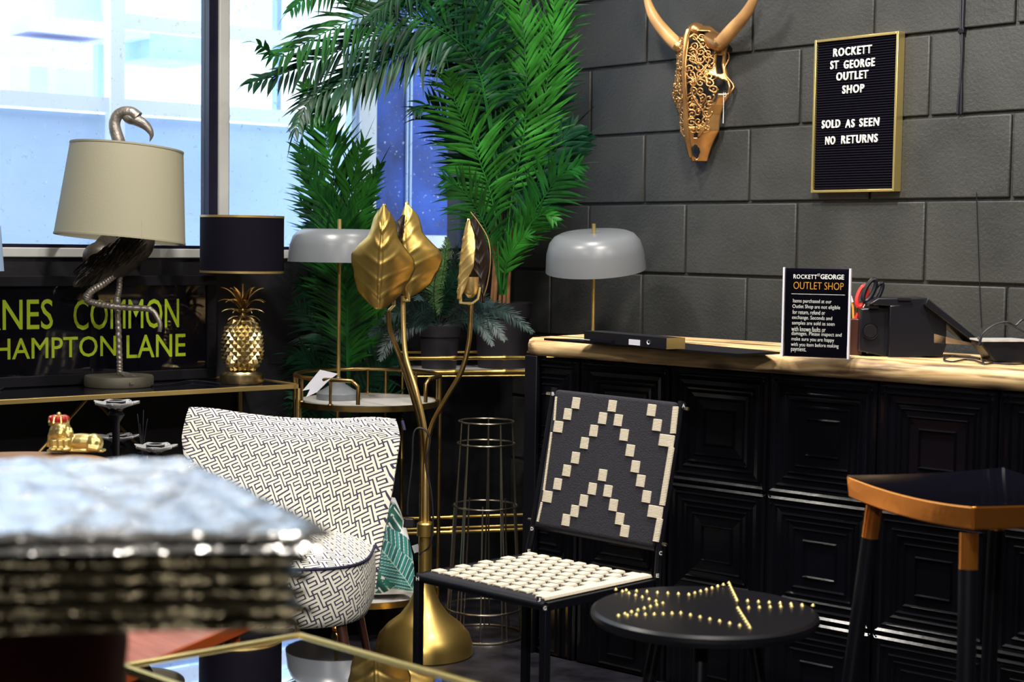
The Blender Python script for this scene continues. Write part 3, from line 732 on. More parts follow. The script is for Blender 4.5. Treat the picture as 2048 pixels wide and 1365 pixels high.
# ================================================================= DOME LAMPS
def dome_lamp(label,cx,ytop,ybot,wpx,d,base_z,rotx=0,roty=0,group=None,base=True):
    c=D(cx,(ytop+ybot)/2,d); r=wpx/2/FPX*d; h=(ybot-ytop)/FPX*d*.90
    foot=Vector((c.x,c.y,base_z)); t=thing('table_lamp',label,'lamp',foot,VIEWROT)
    rot=Matrix.Rotation(roty,3,'Y')@Matrix.Rotation(rotx,3,'X'); cl=Vector((0,0,c.z-base_z))
    prof=[(.001,h*.5),(r*.70,h*.5),(r*.80,h*.44),(r*.90,h*.28),(r*.965,0),(r,-h*.5),(r*.985,-h*.5),(r*.95,-.0),(r*.86,h*.28),(r*.68,h*.46),(.001,h*.47)]
    prof=[(x,z) for x,z in prof]
    MB().lathe(prof,cl,seg=56,rot=rot).build('lamp_shade','greylamp',t,smooth=True,local=True,angle=60)
    pt=cl+rot@Vector((0,0,h*.5))
    MB().tube([pt-rot@Vector((0,0,.01)),pt+rot@Vector((0,0,.030))],.0058,14).build('finial','brass',t,smooth=True,local=True)
    MB().tube([Vector((0,0,.03)),cl+rot@Vector((0,0,h*.45))],.0055,14).build('pole','brass',t,smooth=True,local=True)
    b=.066
    MB().lathe([(.001,0),(b,0),(b,.018),(b-.004,.022),(.045,.030),(.022,.045),(.010,.060),(.006,.066),(.001,.066)],seg=48).build('lamp_base','greylamp',t,smooth=True,local=True,angle=40)
    return t
# ================================================================= ROUND BAR TROLLEY
TC=Vector((-.236,-.919,0)); TR=.212
def bar_trolley():
    t=thing('bar_trolley','round gold bar trolley with white marble shelves and a looping rail','trolley',TC)
    zr,zs,zl=.765,.690,.115
    # top rail: ring with an open front, ends bending down
    ang=lambda px: None
    a0=R(270+3); a1=R(270+360-62+25)
    P=[]
    aL=R(-90-8); # end near px 752
    ring=circ(TC+UPZ*zr,TR+.004,60,a0=R(-33),a1=R(270-2))
    end1=ring[0]; end2=ring[-1]
    P=[end1-UPZ*(zr-zs-.006)]+[end1-UPZ*.045,end1-UPZ*.016]+ring[1:-1]+[end2-UPZ*.016,end2-UPZ*.045]+[end2-UPZ*(zr-zs-.006)]
    MB().tube(P,.0062,10).build('rail','brassdk',t,smooth=True)
    for a in (-115,-150,180,140,95,50,10):
        p=TC+E1*(TR*math.cos(R(a)))+E2*(TR*math.sin(R(a)))
        MB().tube([p+UPZ*zs,p+UPZ*zr],.0045,8).lathe([(.009,0),(.006,.003)],p+UPZ*(zs+.002),seg=12).build('rail_post','brassdk',t,smooth=True)
    for z,nm in ((zs,'shelf'),(zl,'shelf')):
        MB().lathe([(.001,-.004),(TR-.006,-.004),(TR-.006,.0),(.001,.0)],TC+UPZ*z,seg=64).build('marble_top','whitestone',t,smooth=True)
        MB().lathe([(TR-.006,-.016),(TR+.002,-.016),(TR+.002,.001),(TR-.006,.001),(TR-.006,-.016)],TC+UPZ*z,seg=64).build('shelf_rim','brassdk',t,smooth=True)
    for a in (-178,-108,4,80):
        p=TC+E1*((TR+.006)*math.cos(R(a)))+E2*((TR+.006)*math.sin(R(a)))
        top=zr if a in(4,-178,80) else zs-.016
        MB().tube([p+UPZ*.045,p+UPZ*top],.006,10).build('leg','brassdk',t,smooth=True)
        w=MB().lathe([(.004,0),(.011,.006),(.011,.014),(.005,.02),(.005,.026)],p+UPZ*.03,seg=16); w.build('caster_stem','mirrorgold',t,smooth=True)
        MB().lathe([(.003,-.006),(.015,-.006),(.017,0),(.015,.006),(.003,.006)],p+UPZ*.0175,seg=20,rot=Matrix.Rotation(PI/2,3,'X')).build('caster_wheel','brassdk',t,smooth=True)
    return zs,zl
zs_,zl_=bar_trolley()
dome_lamp('grey dome lamp on a brass pole standing on the round gold trolley',679,455,528,206,4.83,zs_+.0005)
dome_lamp('grey dome lamp with tilted shade behind the left end of the counter',1190,463,545,202,4.95,0.0,rotx=R(9),roty=R(-4))
def lamp_tag():
    c=D(640,775,4.66); t=thing('price_label','white folded price tags hanging from the lamp base on the trolley','tag',c)
    MB().add(pxs([(605,782),(640,740),(676,748),(636,776)],4.66),[(0,1,2,3)]).build('tag_card','paper',t,solid=.001)
    MB().add(pxs([(612,795),(622,775),(662,757),(634,785)],4.64),[(0,1,2,3)]).build('tag_card','paper',t,solid=.001)
lamp_tag()
def leaf_cushion():
    zb=zl_+.001; d=4.74
    cs=[D(690,1196,d),D(829,1194,d),D(772,972,d+.1),D(655,1010,d+.1)]
    dz=zb-min(p.z for p in cs[:2]); 
    t=thing('cushion','white cushion printed with green jungle leaves on the lower trolley shelf','cushion',(cs[0]+cs[1])/2)
    P={(-1,-1):cs[0],(1,-1):D(830,1192,d),(1,1):D(790,1000,d+.09),(-1,1):D(660,985,d+.09)}
    def mid(u,v):
        a=(1-u)/2;b=(1+u)/2; bow=.012*(1-v*v)
        q=(P[(-1,-1)]*a+P[(1,-1)]*b)*((1-v)/2)+(P[(-1,1)]*a+P[(1,1)]*b)*((1+v)/2)
        return q+E1*(bow*u*1.4)+UPZ*.006
    nrm=(-E2+UPZ*.3).normalized()
    V,F,UV=pillow(mid,nrm,.075,150,190,(.09,.15),pw=2.6)
    cols=[]
    def leaf(px,py,cx,cy,ang,L,Wd,kind):
        x=(px-cx)*math.cos(ang)+(py-cy)*math.sin(ang); y=-(px-cx)*math.sin(ang)+(py-cy)*math.cos(ang)
        s=x/L
        if s<0 or s>1: return None
        w=Wd*(math.sin(PI*min(1,s**.75))**.8)
        if abs(y)>w: return None
        if abs(y)<.0011: return (.42,.62,.5)
        if kind=='m':
            ph=(x*1.0+abs(y)*.75)*260
            if math.sin(ph)>.72 and abs(y)>w*.35: return None
            if (math.sin(x*150)>.8) and w*.25<abs(y)<w*.45: return (.8,.82,.8)
            k=.5+.5*math.sin(ph*.5)
            return (.005+.02*k,.07+.10*k,.06+.06*k)
        ph=(x-abs(y)*.9)*520
        if math.sin(ph)>.86: return (.55,.7,.66)
        k=.5+.5*math.sin(ph*.6+1)
        return (.008+.03*k,.09+.17*k,.10+.13*k)
    leaves=[(.085,-.14,2.05,.20,.042,'b'),(-.02,-.145,1.15,.11,.045,'m'),(.09,-.05,2.3,.15,.045,'b'),(.0,.02,.95,.14,.05,'m'),(.07,.13,3.9,.15,.035,'b'),(-.08,-.02,1.1,.13,.05,'m'),(.085,-.13,2.75,.16,.022,'b')]
    for (u,v) in UV:
        c=(.80,.80,.80)
        for lx,ly,a,L,wd,k in leaves:
            r=leaf(u,v,lx,ly,a,L,wd,k)
            if r: c=r;break
        if c==(.80,.80,.80) and v<-.10 and math.sin(v*190+u*30)>.35: c=(.30,.42,.30)
        cols.append((*c,1))
    uvmesh('cushion_body',V,F,None,'leafprint',t,cols)
leaf_cushion()
# ================================================================= BAMBOO STYLE TROLLEY + PLANTS ON IT
BD=(E1*.35+E2*.10).normalized(); BB=Vector((-BD.y,BD.x,0))
BO=D(805,749,5.09); BO.z=0; BL=.50; BW=.23
def bpt(s,dd,z): return BO+BD*s+BB*dd+UPZ*z
def bamboo(mb,a,b,r,n):
    P=[];rr=[]
    for i in range(n):
        for q,k in ((.02,1.28),(.05,1.0),(.5,.86),(.95,1.0),(.98,1.28)):
            P.append(a.lerp(b,(i+q)/n)); rr.append(r*k)
    mb.tube(P,rr,10)
def bamboo_trolley():
    t=thing('bar_trolley','rectangular gold bamboo-effect trolley with white shelf in the corner','trolley',bpt(BL/2,BW/2,0))
    zt=.753; zr=zt+.046
    for z,s in ((zt+.001,1),(zr,1)):
        m=MB(); bamboo(m,bpt(0,0,z),bpt(BL,0,z),.0075 if z<zr else .0065,3); m.build('front_rail','gold',t,smooth=True)
    m=MB(); m.tube([bpt(0,0,zt-.012),bpt(BL,0,zt-.012)],.003); m.build('edge_strip','gold',t,smooth=True)
    m=MB(); bamboo(m,bpt(0,BW,zr+.002),bpt(BL,BW,zr+.002),.005,3); m.build('back_rail','gold',t,smooth=True)
    for s in (0,BL): m=MB(); bamboo(m,bpt(s,0,zr),bpt(s,BW,zr),.005,1); m.build('side_rail','gold',t,smooth=True)
    for z in (zt,.243): MB().box(bpt(BL/2,BW/2,z),(BL/2,BW/2,.004),(BD,BB,UPZ)).build('shelf','whitestone' if z>.5 else 'blackglass',t,bevel=.001)
    for z,r in ((.288,.0055),(.254,.004),(.240,.0065)):
        m=MB(); bamboo(m,bpt(0,0,z),bpt(BL,0,z),r,3); m.build('lower_rail','gold',t,smooth=True)
    for s in (0,BL):
        for dd in (0,BW):
            m=MB(); bamboo(m,bpt(s,dd,.0),bpt(s,dd,zr),.006,5); m.build('leg','brassdk',t,smooth=True)
bamboo_trolley()
SHZ=.753+.0045
def pot(c,r,h,t,rim=.03):
    MB().lathe([(.001,0),(r*.80,0),(r*.90,h-rim),(r*.96,h-rim),(r,h-.002),(r-.004,h),(r*.90,h-.004),(r*.86,h-.02),(.001,h-.022)],c,seg=48).build('plant_pot','potgrey',t,smooth=True,angle=35)
# ---------------------------------------------------------------- foliage
VN=-CF
def leaflet(mb,p,d,side,L,w,droop,seg=5,fold=.25,twist=0.0):
    """one pointed leaflet blade, V folded along its midrib"""
    d=d.normalized(); n=d.cross(side).normalized() if side.cross(d).length>1e-4 else VN
    V=[]; pos=Vector(p); dirn=Vector(d)
    prof=(0.25,.9,1.0,.72,.38,0.03)
    for i in range(seg+1):
        s=i/seg; k=prof[i] if seg==5 else math.sin(PI*min(1,.08+.92*s**.7))
        a=dirn.cross(n).normalized()*(w*k)
        up=n*(abs(w*k)*fold)
        V+= [pos+a+up,pos,pos-a+up]
        dirn=(dirn+Vector((0,0,-droop/seg))).normalized(); pos=pos+dirn*(L/seg)
    F=[]
    for i in range(seg):
        o=i*3; F+= [(o,o+1,o+4,o+3),(o+1,o+2,o+5,o+4)]
    mb.add(V,F)
def arc(Q,n):
    L=[0.0]
    for a,b in zip(Q,Q[1:]): L.append(L[-1]+(b-a).length)
    out=[];k=0
    for i in range(n+1):
        t=L[-1]*i/n
        while k<len(Q)-2 and L[k+1]<t: k+=1
        f=(t-L[k])/max(1e-9,L[k+1]-L[k]); out.append(Q[k].lerp(Q[k+1],min(1,f)))
    return out
def frond(parent,P,m,lw=.006,L=.15,n=34,ang=52,droop=.5,start=.18,tilt=0.0,stem='leafmid',sr=.003,taper=.45,sides=(1,-1),name='frond',jit=.10,vn=None):
    Q=arc(spline(P,120),60); vn=(vn or (VN+Vector((rnd.uniform(-.35,.35),rnd.uniform(-.35,.35),rnd.uniform(-.15,.35))))).normalized()
    mb=MB(); n=int(n*.9); lw=lw*1.05; jit=.2
    for i in range(n):
        s=start+(1-start)*(i+.5)/n; f=s*60; k=min(int(f),59); p=Q[k].lerp(Q[k+1],f-k); T=(Q[k+1]-Q[k]).normalized()
        S=T.cross(vn).normalized()
        env=math.sin(PI*(0.10+.80*((s-start)/(1-start))**.8))**.6
        if s>.8: env*=1-taper*(s-.8)/.2
        for sd in sides:
            a=R(ang*(1-.45*((s-start)/(1-start))))+rnd.uniform(-jit,jit)
            d=T*math.cos(a)+S*(sd*math.sin(a))+vn*rnd.uniform(-.12,.22)
            leaflet(mb,p,d,S,L*env*rnd.uniform(.85,1.1),lw*rnd.uniform(.8,1.15),droop*rnd.uniform(.5,1.4))
    leaflet(mb,Q[-1],(Q[-1]-Q[-2]),vn,L*.6,lw*.8,droop)
    o=mb.build(name,m,parent,clean=False,smooth=True,angle=180)
    MB().tube(Q[::3],[sr*(1-.7*i/20) for i in range(21)],6).build('rachis',stem,o_parent(parent,o),smooth=True)
    return o
def o_parent(parent,o): return parent
def palms():
    # tall palm on the bamboo trolley
    pc=D(1004,700,5.31); pc.z=SHZ
    t=thing('potted_palm','tall artificial palm in a dark pot on the bamboo-effect trolley, fronds arching over the window','plant',pc)
    r=60/FPX*5.31; pot(pc,r,.215,t,.05)
    MB().lathe([(.001,0),(r*.86,0)],pc+UPZ*.197,seg=24).build('soil','blackmatt',t)
    st=MB()
    for (x0,x1,x2,xt,yt) in ((990,992,985,983,400),(1000,1002,1002,1004,380),(1008,1012,1020,1030,370),(1016,1018,1022,1034,430),(983,987,990,992,440),(1004,998,994,990,400)):
        MB().tube(spline(pxs([(x0,612),(x1,560),(x2,490),(xt,yt)],5.28+rnd.uniform(-.04,.04)),14),[.0065-.00018*i for i in range(15)],8).build('stem','trunk',t,smooth=True)
    F_=[
     # pts , depth0, depth1, mat, L, lw, n, droop, ang
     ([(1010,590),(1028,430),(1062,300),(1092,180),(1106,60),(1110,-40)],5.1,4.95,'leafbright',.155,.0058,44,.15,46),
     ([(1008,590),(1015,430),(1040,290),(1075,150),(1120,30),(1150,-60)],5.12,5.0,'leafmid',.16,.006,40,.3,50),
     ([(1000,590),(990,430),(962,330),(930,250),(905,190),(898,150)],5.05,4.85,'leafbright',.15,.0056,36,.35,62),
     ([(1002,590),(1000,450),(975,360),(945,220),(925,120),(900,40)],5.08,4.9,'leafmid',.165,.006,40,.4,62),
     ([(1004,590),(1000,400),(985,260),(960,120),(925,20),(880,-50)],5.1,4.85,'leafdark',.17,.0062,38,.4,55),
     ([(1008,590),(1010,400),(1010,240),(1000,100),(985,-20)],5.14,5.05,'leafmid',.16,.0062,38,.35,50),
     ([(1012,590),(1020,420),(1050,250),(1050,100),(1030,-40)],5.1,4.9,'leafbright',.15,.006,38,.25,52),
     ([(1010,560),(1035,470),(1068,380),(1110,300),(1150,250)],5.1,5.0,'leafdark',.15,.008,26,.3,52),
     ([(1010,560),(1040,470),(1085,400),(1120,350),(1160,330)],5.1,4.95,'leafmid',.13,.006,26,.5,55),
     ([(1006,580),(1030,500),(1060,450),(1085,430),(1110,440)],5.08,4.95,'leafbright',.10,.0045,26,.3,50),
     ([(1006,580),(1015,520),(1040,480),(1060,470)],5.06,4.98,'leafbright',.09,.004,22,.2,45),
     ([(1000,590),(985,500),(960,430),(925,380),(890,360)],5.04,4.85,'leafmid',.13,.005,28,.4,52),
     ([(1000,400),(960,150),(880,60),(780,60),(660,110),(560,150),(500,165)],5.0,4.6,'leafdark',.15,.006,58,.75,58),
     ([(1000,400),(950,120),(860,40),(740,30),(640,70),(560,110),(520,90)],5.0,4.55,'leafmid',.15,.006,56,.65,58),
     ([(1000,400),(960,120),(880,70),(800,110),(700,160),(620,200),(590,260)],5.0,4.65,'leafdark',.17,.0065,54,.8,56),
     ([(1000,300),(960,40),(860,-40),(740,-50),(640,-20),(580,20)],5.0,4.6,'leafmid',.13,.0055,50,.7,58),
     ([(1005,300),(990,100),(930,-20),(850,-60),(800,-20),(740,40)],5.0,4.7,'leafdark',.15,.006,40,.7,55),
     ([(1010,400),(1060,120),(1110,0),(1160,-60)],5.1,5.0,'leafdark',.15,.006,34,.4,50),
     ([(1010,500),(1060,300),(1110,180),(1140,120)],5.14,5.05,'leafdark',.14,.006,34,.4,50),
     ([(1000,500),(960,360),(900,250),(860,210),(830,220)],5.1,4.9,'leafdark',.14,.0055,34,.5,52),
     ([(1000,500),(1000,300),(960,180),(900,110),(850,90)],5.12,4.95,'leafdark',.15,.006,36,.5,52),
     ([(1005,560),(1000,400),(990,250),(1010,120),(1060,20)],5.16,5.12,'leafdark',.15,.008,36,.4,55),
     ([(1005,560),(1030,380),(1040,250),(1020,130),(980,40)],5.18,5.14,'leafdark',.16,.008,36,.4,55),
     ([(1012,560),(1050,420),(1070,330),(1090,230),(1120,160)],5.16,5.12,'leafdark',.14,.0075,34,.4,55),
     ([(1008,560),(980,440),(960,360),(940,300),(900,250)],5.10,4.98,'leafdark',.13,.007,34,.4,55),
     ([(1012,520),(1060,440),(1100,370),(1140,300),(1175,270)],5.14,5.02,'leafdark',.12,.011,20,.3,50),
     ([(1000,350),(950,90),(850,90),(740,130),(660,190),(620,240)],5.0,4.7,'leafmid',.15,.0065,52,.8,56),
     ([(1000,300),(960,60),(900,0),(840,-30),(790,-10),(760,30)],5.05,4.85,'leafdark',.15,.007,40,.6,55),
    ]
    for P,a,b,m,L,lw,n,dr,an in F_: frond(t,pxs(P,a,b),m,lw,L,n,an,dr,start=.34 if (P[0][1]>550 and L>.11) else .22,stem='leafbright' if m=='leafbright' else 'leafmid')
    # left palm behind the dome lamp
    pc=Vector((-.548,-.875,0))
    t=thing('potted_palm','bushy artificial palm behind the grey dome lamp in front of the window','plant',pc)
    pot(pc,.085,.22,t,.03)
    d0=(pc-CAM).dot(CF)
    base=[(700,1000,d0),(697,760,d0)]
    G=[([(700,1000),(695,640),(680,450),(662,320),(635,220),(612,170)],.17,60,.0058,'leafbright',.35),
       ([(700,1000),(696,640),(690,480),(700,390),(712,330),(728,285)],.16,56,.0056,'leafbright',.25),
       ([(700,1000),(690,640),(668,470),(640,390),(615,330),(598,295)],.16,54,.0056,'leafmid',.35),
       ([(700,1000),(694,620),(676,420),(658,300),(648,240),(640,200)],.16,54,.0055,'leafmid',.3),
       ([(700,1000),(700,640),(700,500),(715,430),(745,360)],.14,48,.0055,'leafbright',.3),
       ([(700,1000),(692,640),(674,480),(650,410),(620,370)],.15,50,.006,'leafmid',.35),([(700,1000),(694,640),(690,500),(720,420),(760,330)],.12,44,.006,'leafmid',.3),
       ([(700,1000),(690,640),(665,500),(640,450),(605,410)],.14,48,.0055,'leafdark',.4)]
    for P,L,n,lw,m,dr in G: frond(t,[D(x,y,d0 if i<1 else d0-.09-.015*i) for i,(x,y) in enumerate(P)],m,lw,L,n,50,dr,start=.42,stem='leafmid')
    Hs=[[(698,800),(660,700),(620,640),(590,610)],[(698,820),(650,760),(612,720),(585,710)],[(698,850),(650,820),(610,800),(592,800)],[(700,780),(690,680),(670,600),(640,550)],[(702,780),(725,690),(755,640),(790,630)],[(702,820),(740,760),(775,720),(800,720)],[(700,860),(740,830),(770,810),(790,820)],[(700,740),(720,640),(735,590),(760,560)],[(700,900),(660,870),(620,860),(600,870)],[(700,700),(660,620),(625,580),(600,570)]]
    for i,P in enumerate(Hs): frond(t,[D(x,y,d0-.03-.02*k) for k,(x,y) in enumerate(P)],'leafbright' if i==4 else 'leafdark',.0058,.11,26,50,.5,start=.2,stem='leafdark')
    # small fir-like fern on the trolley
    pc=D(878,736,5.24); pc.z=SHZ; r=43/FPX*5.24
    t=thing('potted_fern','small dark potted fern with pale green tips beside the palm on the bamboo-effect trolley','plant',pc)
    pot(pc,r,.142,t,.038); MB().lathe([(.001,0),(r*.86,0)],pc+UPZ*.125,seg=20).build('soil','blackmatt',t)
    top=D(878,650,5.10)
    K=[([(878,650),(880,590),(890,520),(893,475)],'leaflime',.038,60),([(880,650),(895,600),(905,540),(915,495)],'leafblue',.045,50),([(876,650),(868,600),(870,560),(880,520)],'leaflime',.04,50),
       ([(876,650),(850,610),(840,590),(835,600)],'leafblue',.05,40),([(880,650),(905,600),(930,570),(945,580)],'leafblue',.05,44),([(876,652),(840,640),(790,640),(740,670)],'leafblue',.05,54),
       ([(876,652),(830,650),(780,680),(760,720)],'leafblue',.045,50),([(882,652),(930,630),(975,640),(1010,680)],'leafblue',.045,56),([(882,652),(920,620),(1000,620),(1065,665)],'leafblue',.045,60),
       ([(882,652),(920,640),(960,650),(985,690)],'leafblue',.04,50),([(878,650),(885,600),(905,570),(925,520)],'leafdark',.05,50),([(878,650),(860,560),(862,520),(858,490)],'leafdark',.045,50),
       ([(878,650),(850,630),(810,620),(770,640)],'leafblue',.045,50),([(878,650),(910,610),(950,600),(985,610)],'leafblue',.045,50)]
    for P,m,L,n in K: frond(t,[D(x,y,5.08-.05*i) for i,(x,y) in enumerate(P)],m,.0022,L,n,62,.25,start=.12,stem='leafblue',sr=.0018)
palms()

# ================================================================= GOLD LEAF FLOOR LAMP
def floor_lamp():
    LC=onz(848,1308,0); LC.z=0; d0=(LC-CAM).dot(CF)
    t=thing('floor_lamp','gold floor lamp with three curved stems ending in large magnolia leaves','lamp',LC)
    MB().lathe([(.001,0),(.136,0),(.139,.004),(.137,.03),(.128,.058),(.105,.085),(.070,.112),(.045,.145),(.030,.180),(.0225,.215),(.0225,.22),(.019,.222),(.019,.335),(.024,.338),(.024,.372),(.021,.376),(.001,.376)],LC,seg=64).build('lamp_base','gold',t,smooth=True,angle=35)
    dd=d0-.0
    S1=[(843,1060,dd),(844,960,dd),(844,900,dd),(838,840,dd-.02),(815,760,dd-.05),(795,700,dd-.08),(780,660,dd-.09),(776,622,dd-.10)]
    S2=[(850,1060,dd),(851,960,dd),(852,900,dd+.01),(848,850,dd),(832,780,dd+.0),(812,715,dd+.02),(807,650,dd+.03),(806,592,dd+.03)]
    S3=[(857,1060,dd),(856,980,dd),(855,900,dd),(864,850,dd),(890,800,dd-.01),(922,745,dd-.02),(937,690,dd-.02),(941,640,dd-.02),(942,608,dd-.02)]
    for S_ in (S1,S2,S3): MB().tube(spline(pxs(S_,0),50),.0073,12).build('stem','brassdk' if S_ is not S2 else 'brass',t,smooth=True)
    # magnolia leaf
    def leaf(base,tip,right,width,cup,bend,name='magnolia_leaf',m='gold',prof=None,inner=False,ripple=.008):
        ax=(tip-base); L=ax.length; ax.normalize(); rt=(right-right.dot(ax)*ax).normalized(); n=rt.cross(ax)
        if n.dot(CAM-base)<0: n=-n
        prof=prof or [(0,.10),(.06,.36),(.15,.70),(.28,.95),(.40,1.0),(.50,.94),(.60,.74),(.68,.52),(.76,.42),(.86,.31),(.94,.15),(1,.02)]
        NU,NV=34,56; G=[]
        for i in range(NU+1):
            u=-1+2*i/NU; row=[]
            for j in range(NV+1):
                v=j/NV; w=np.interp(v,[p[0] for p in prof],[p[1] for p in prof])*width/2*(1+.07*math.sin(v*15+(1.4 if u>0 else 0)))
                vein=max(0,1-abs(u)/.055)*.006
                sv=0
                for k in range(5):
                    c=.10+.16*k+.20*abs(u); e=(v-c)/.018
                    sv+=math.exp(-e*e)*.0032*(1-abs(u)*.4)
                rp=ripple*math.sin(v*11+abs(u)*1.8+(.6 if u>0 else 0))*abs(u)**1.3
                h=-cup*(u*u)*w*2+bend*math.sin(PI*v)*L+vein+sv+rp-.012*max(0,v-.85)*8*L
                row.append(base+ax*(v*L)+rt*(u*w)+n*h)
            G.append(row)
        return MB().grid(G).build(name,m,t,smooth=True,angle=180,solid=.0022)
    dA=d0-.16
    leaf(D(757,619,dA+.03),D(768,408,dA),CR,.172,.42,.06,ripple=.006)
    # rear right leaf of the left pair
    leaf(D(815,595,d0+.02),D(812,404,d0+.02),CR*.92-CF*.35,.158,.5,.07,ripple=.006)
    leaf(D(800,560,d0-.0),D(808,430,d0+.0),CR*.5+CF*.8,.10,.3,-.04,m='goldshaded')
    # right flower: cup, bracket and two leaves seen edge on
    dR=(D(942,608,d0-.02)-CAM).dot(CF)
    cp=D(941,597,dR)
    MB().lathe([(.001,0),(.008,.002),(.018,.014),(.0225,.034),(.0225,.060),(.0205,.060),(.0205,.036),(.001,.01)],cp,seg=28).build('lamp_cup','brass',t,smooth=True)
    MB().tube(pxs([(942,608),(921,606),(920,570)],dR-.01),.0052,6).tube(pxs([(943,609),(956,598),(960,575)],dR),.004,6).build('bracket','framegold',t,smooth=True)
    MB().tube(pxs([(778,622),(788,612),(786,580)],dd-.06),.0055,6).build('bracket','framegold',t,smooth=True); MB().tube(pxs([(806,600),(817,602),(817,570)],dd+.02),.0062,6).build('bracket','framegold',t,smooth=True)
    pr=[(0,.10),(.2,.40),(.45,.95),(.62,1.0),(.74,.7),(.88,.35),(1,.03)]
    leaf(D(918,600,dR-.03),D(937,438,dR-.03),CR*.55-CF*.83,.062,.4,.02,prof=pr,m='brass',ripple=.004)
    leaf(D(966,606,dR+.03),D(950,426,dR+.02),CR*.95+CF*.3,.078,.3,-.02,prof=pr,m='goldshaded',ripple=.003)
    edge=spline([D(941,424,dR+.0),D(958,446,dR),D(976,478,dR),D(981,520,dR),D(974,570,dR+.02),D(962,606,dR+.04)],24)
    MB().tube(edge,.0016,6).build('leaf_edge','brass',t,smooth=True)
    # black flex with plug
    fx=pxs([(838,1110,dd-.03),(860,1090,dd-.04),(866,1040,dd-.04),(862,980,dd-.04),(852,930,dd-.04),(860,880,dd-.04),(846,858,dd-.04),(828,866,dd-.04),(824,930,dd-.04),(816,1000,dd-.04),(815,1030,dd-.04)],0)
    MB().tube(spline(fx,70),.0028,8).build('flex','cable',t,smooth=True)
    pl=D(818,1046,dd-.04); MB().box(pl,(.016,.012,.013),(E1,E2,UPZ),taper=.8).build('plug','blackplastic',t,bevel=.003)
    # cord label behind the stem
    MB().box(D(832,1098,dd+.02),(.009,.001,.011),((E1*.9+UPZ*.3).normalized(),E2,(UPZ*.9-E1*.3).normalized())).build('care_tag','paper',t)
floor_lamp()

# ================================================================= WIRE STAND
def wire_stand():
    c=onz(967,1271,0); c.z=0; d=(c-CAM).dot(CF); 
    t=thing('wire_stand','tall tapering grey wire plant stand between the gold lamp and the woven chair','stand',c)
    H=.640; rb=.118; rt_=.079
    def rad(z): return rb+(rt_-rb)*(z/H)**.85
    wr=.0028
    for z in (.0035,.085): MB().tube(circ(c+UPZ*z,rad(z)+.003,48),wr+.0006,8,closed=True).build('ring','steel',t,smooth=True)
    for z in (.39,.575,H): MB().tube(circ(c+UPZ*z,rad(z)+.002,48),wr,8,closed=True).build('ring','steel',t,smooth=True)
    for k in range(10):
        a=2*PI*k/10+.25
        for da in (-.035,.035) if k%2==0 else (0,):
            P=[c+E1*(rad(z)*math.cos(a+da*(1-z/H)*2))+E2*(rad(z)*math.sin(a+da*(1-z/H)*2))+UPZ*z for z in (.0,.2,.4,H if k%2==0 else .39)]
            MB().tube(P,wr*.9,6).build('wire','steel',t,smooth=True)
wire_stand()

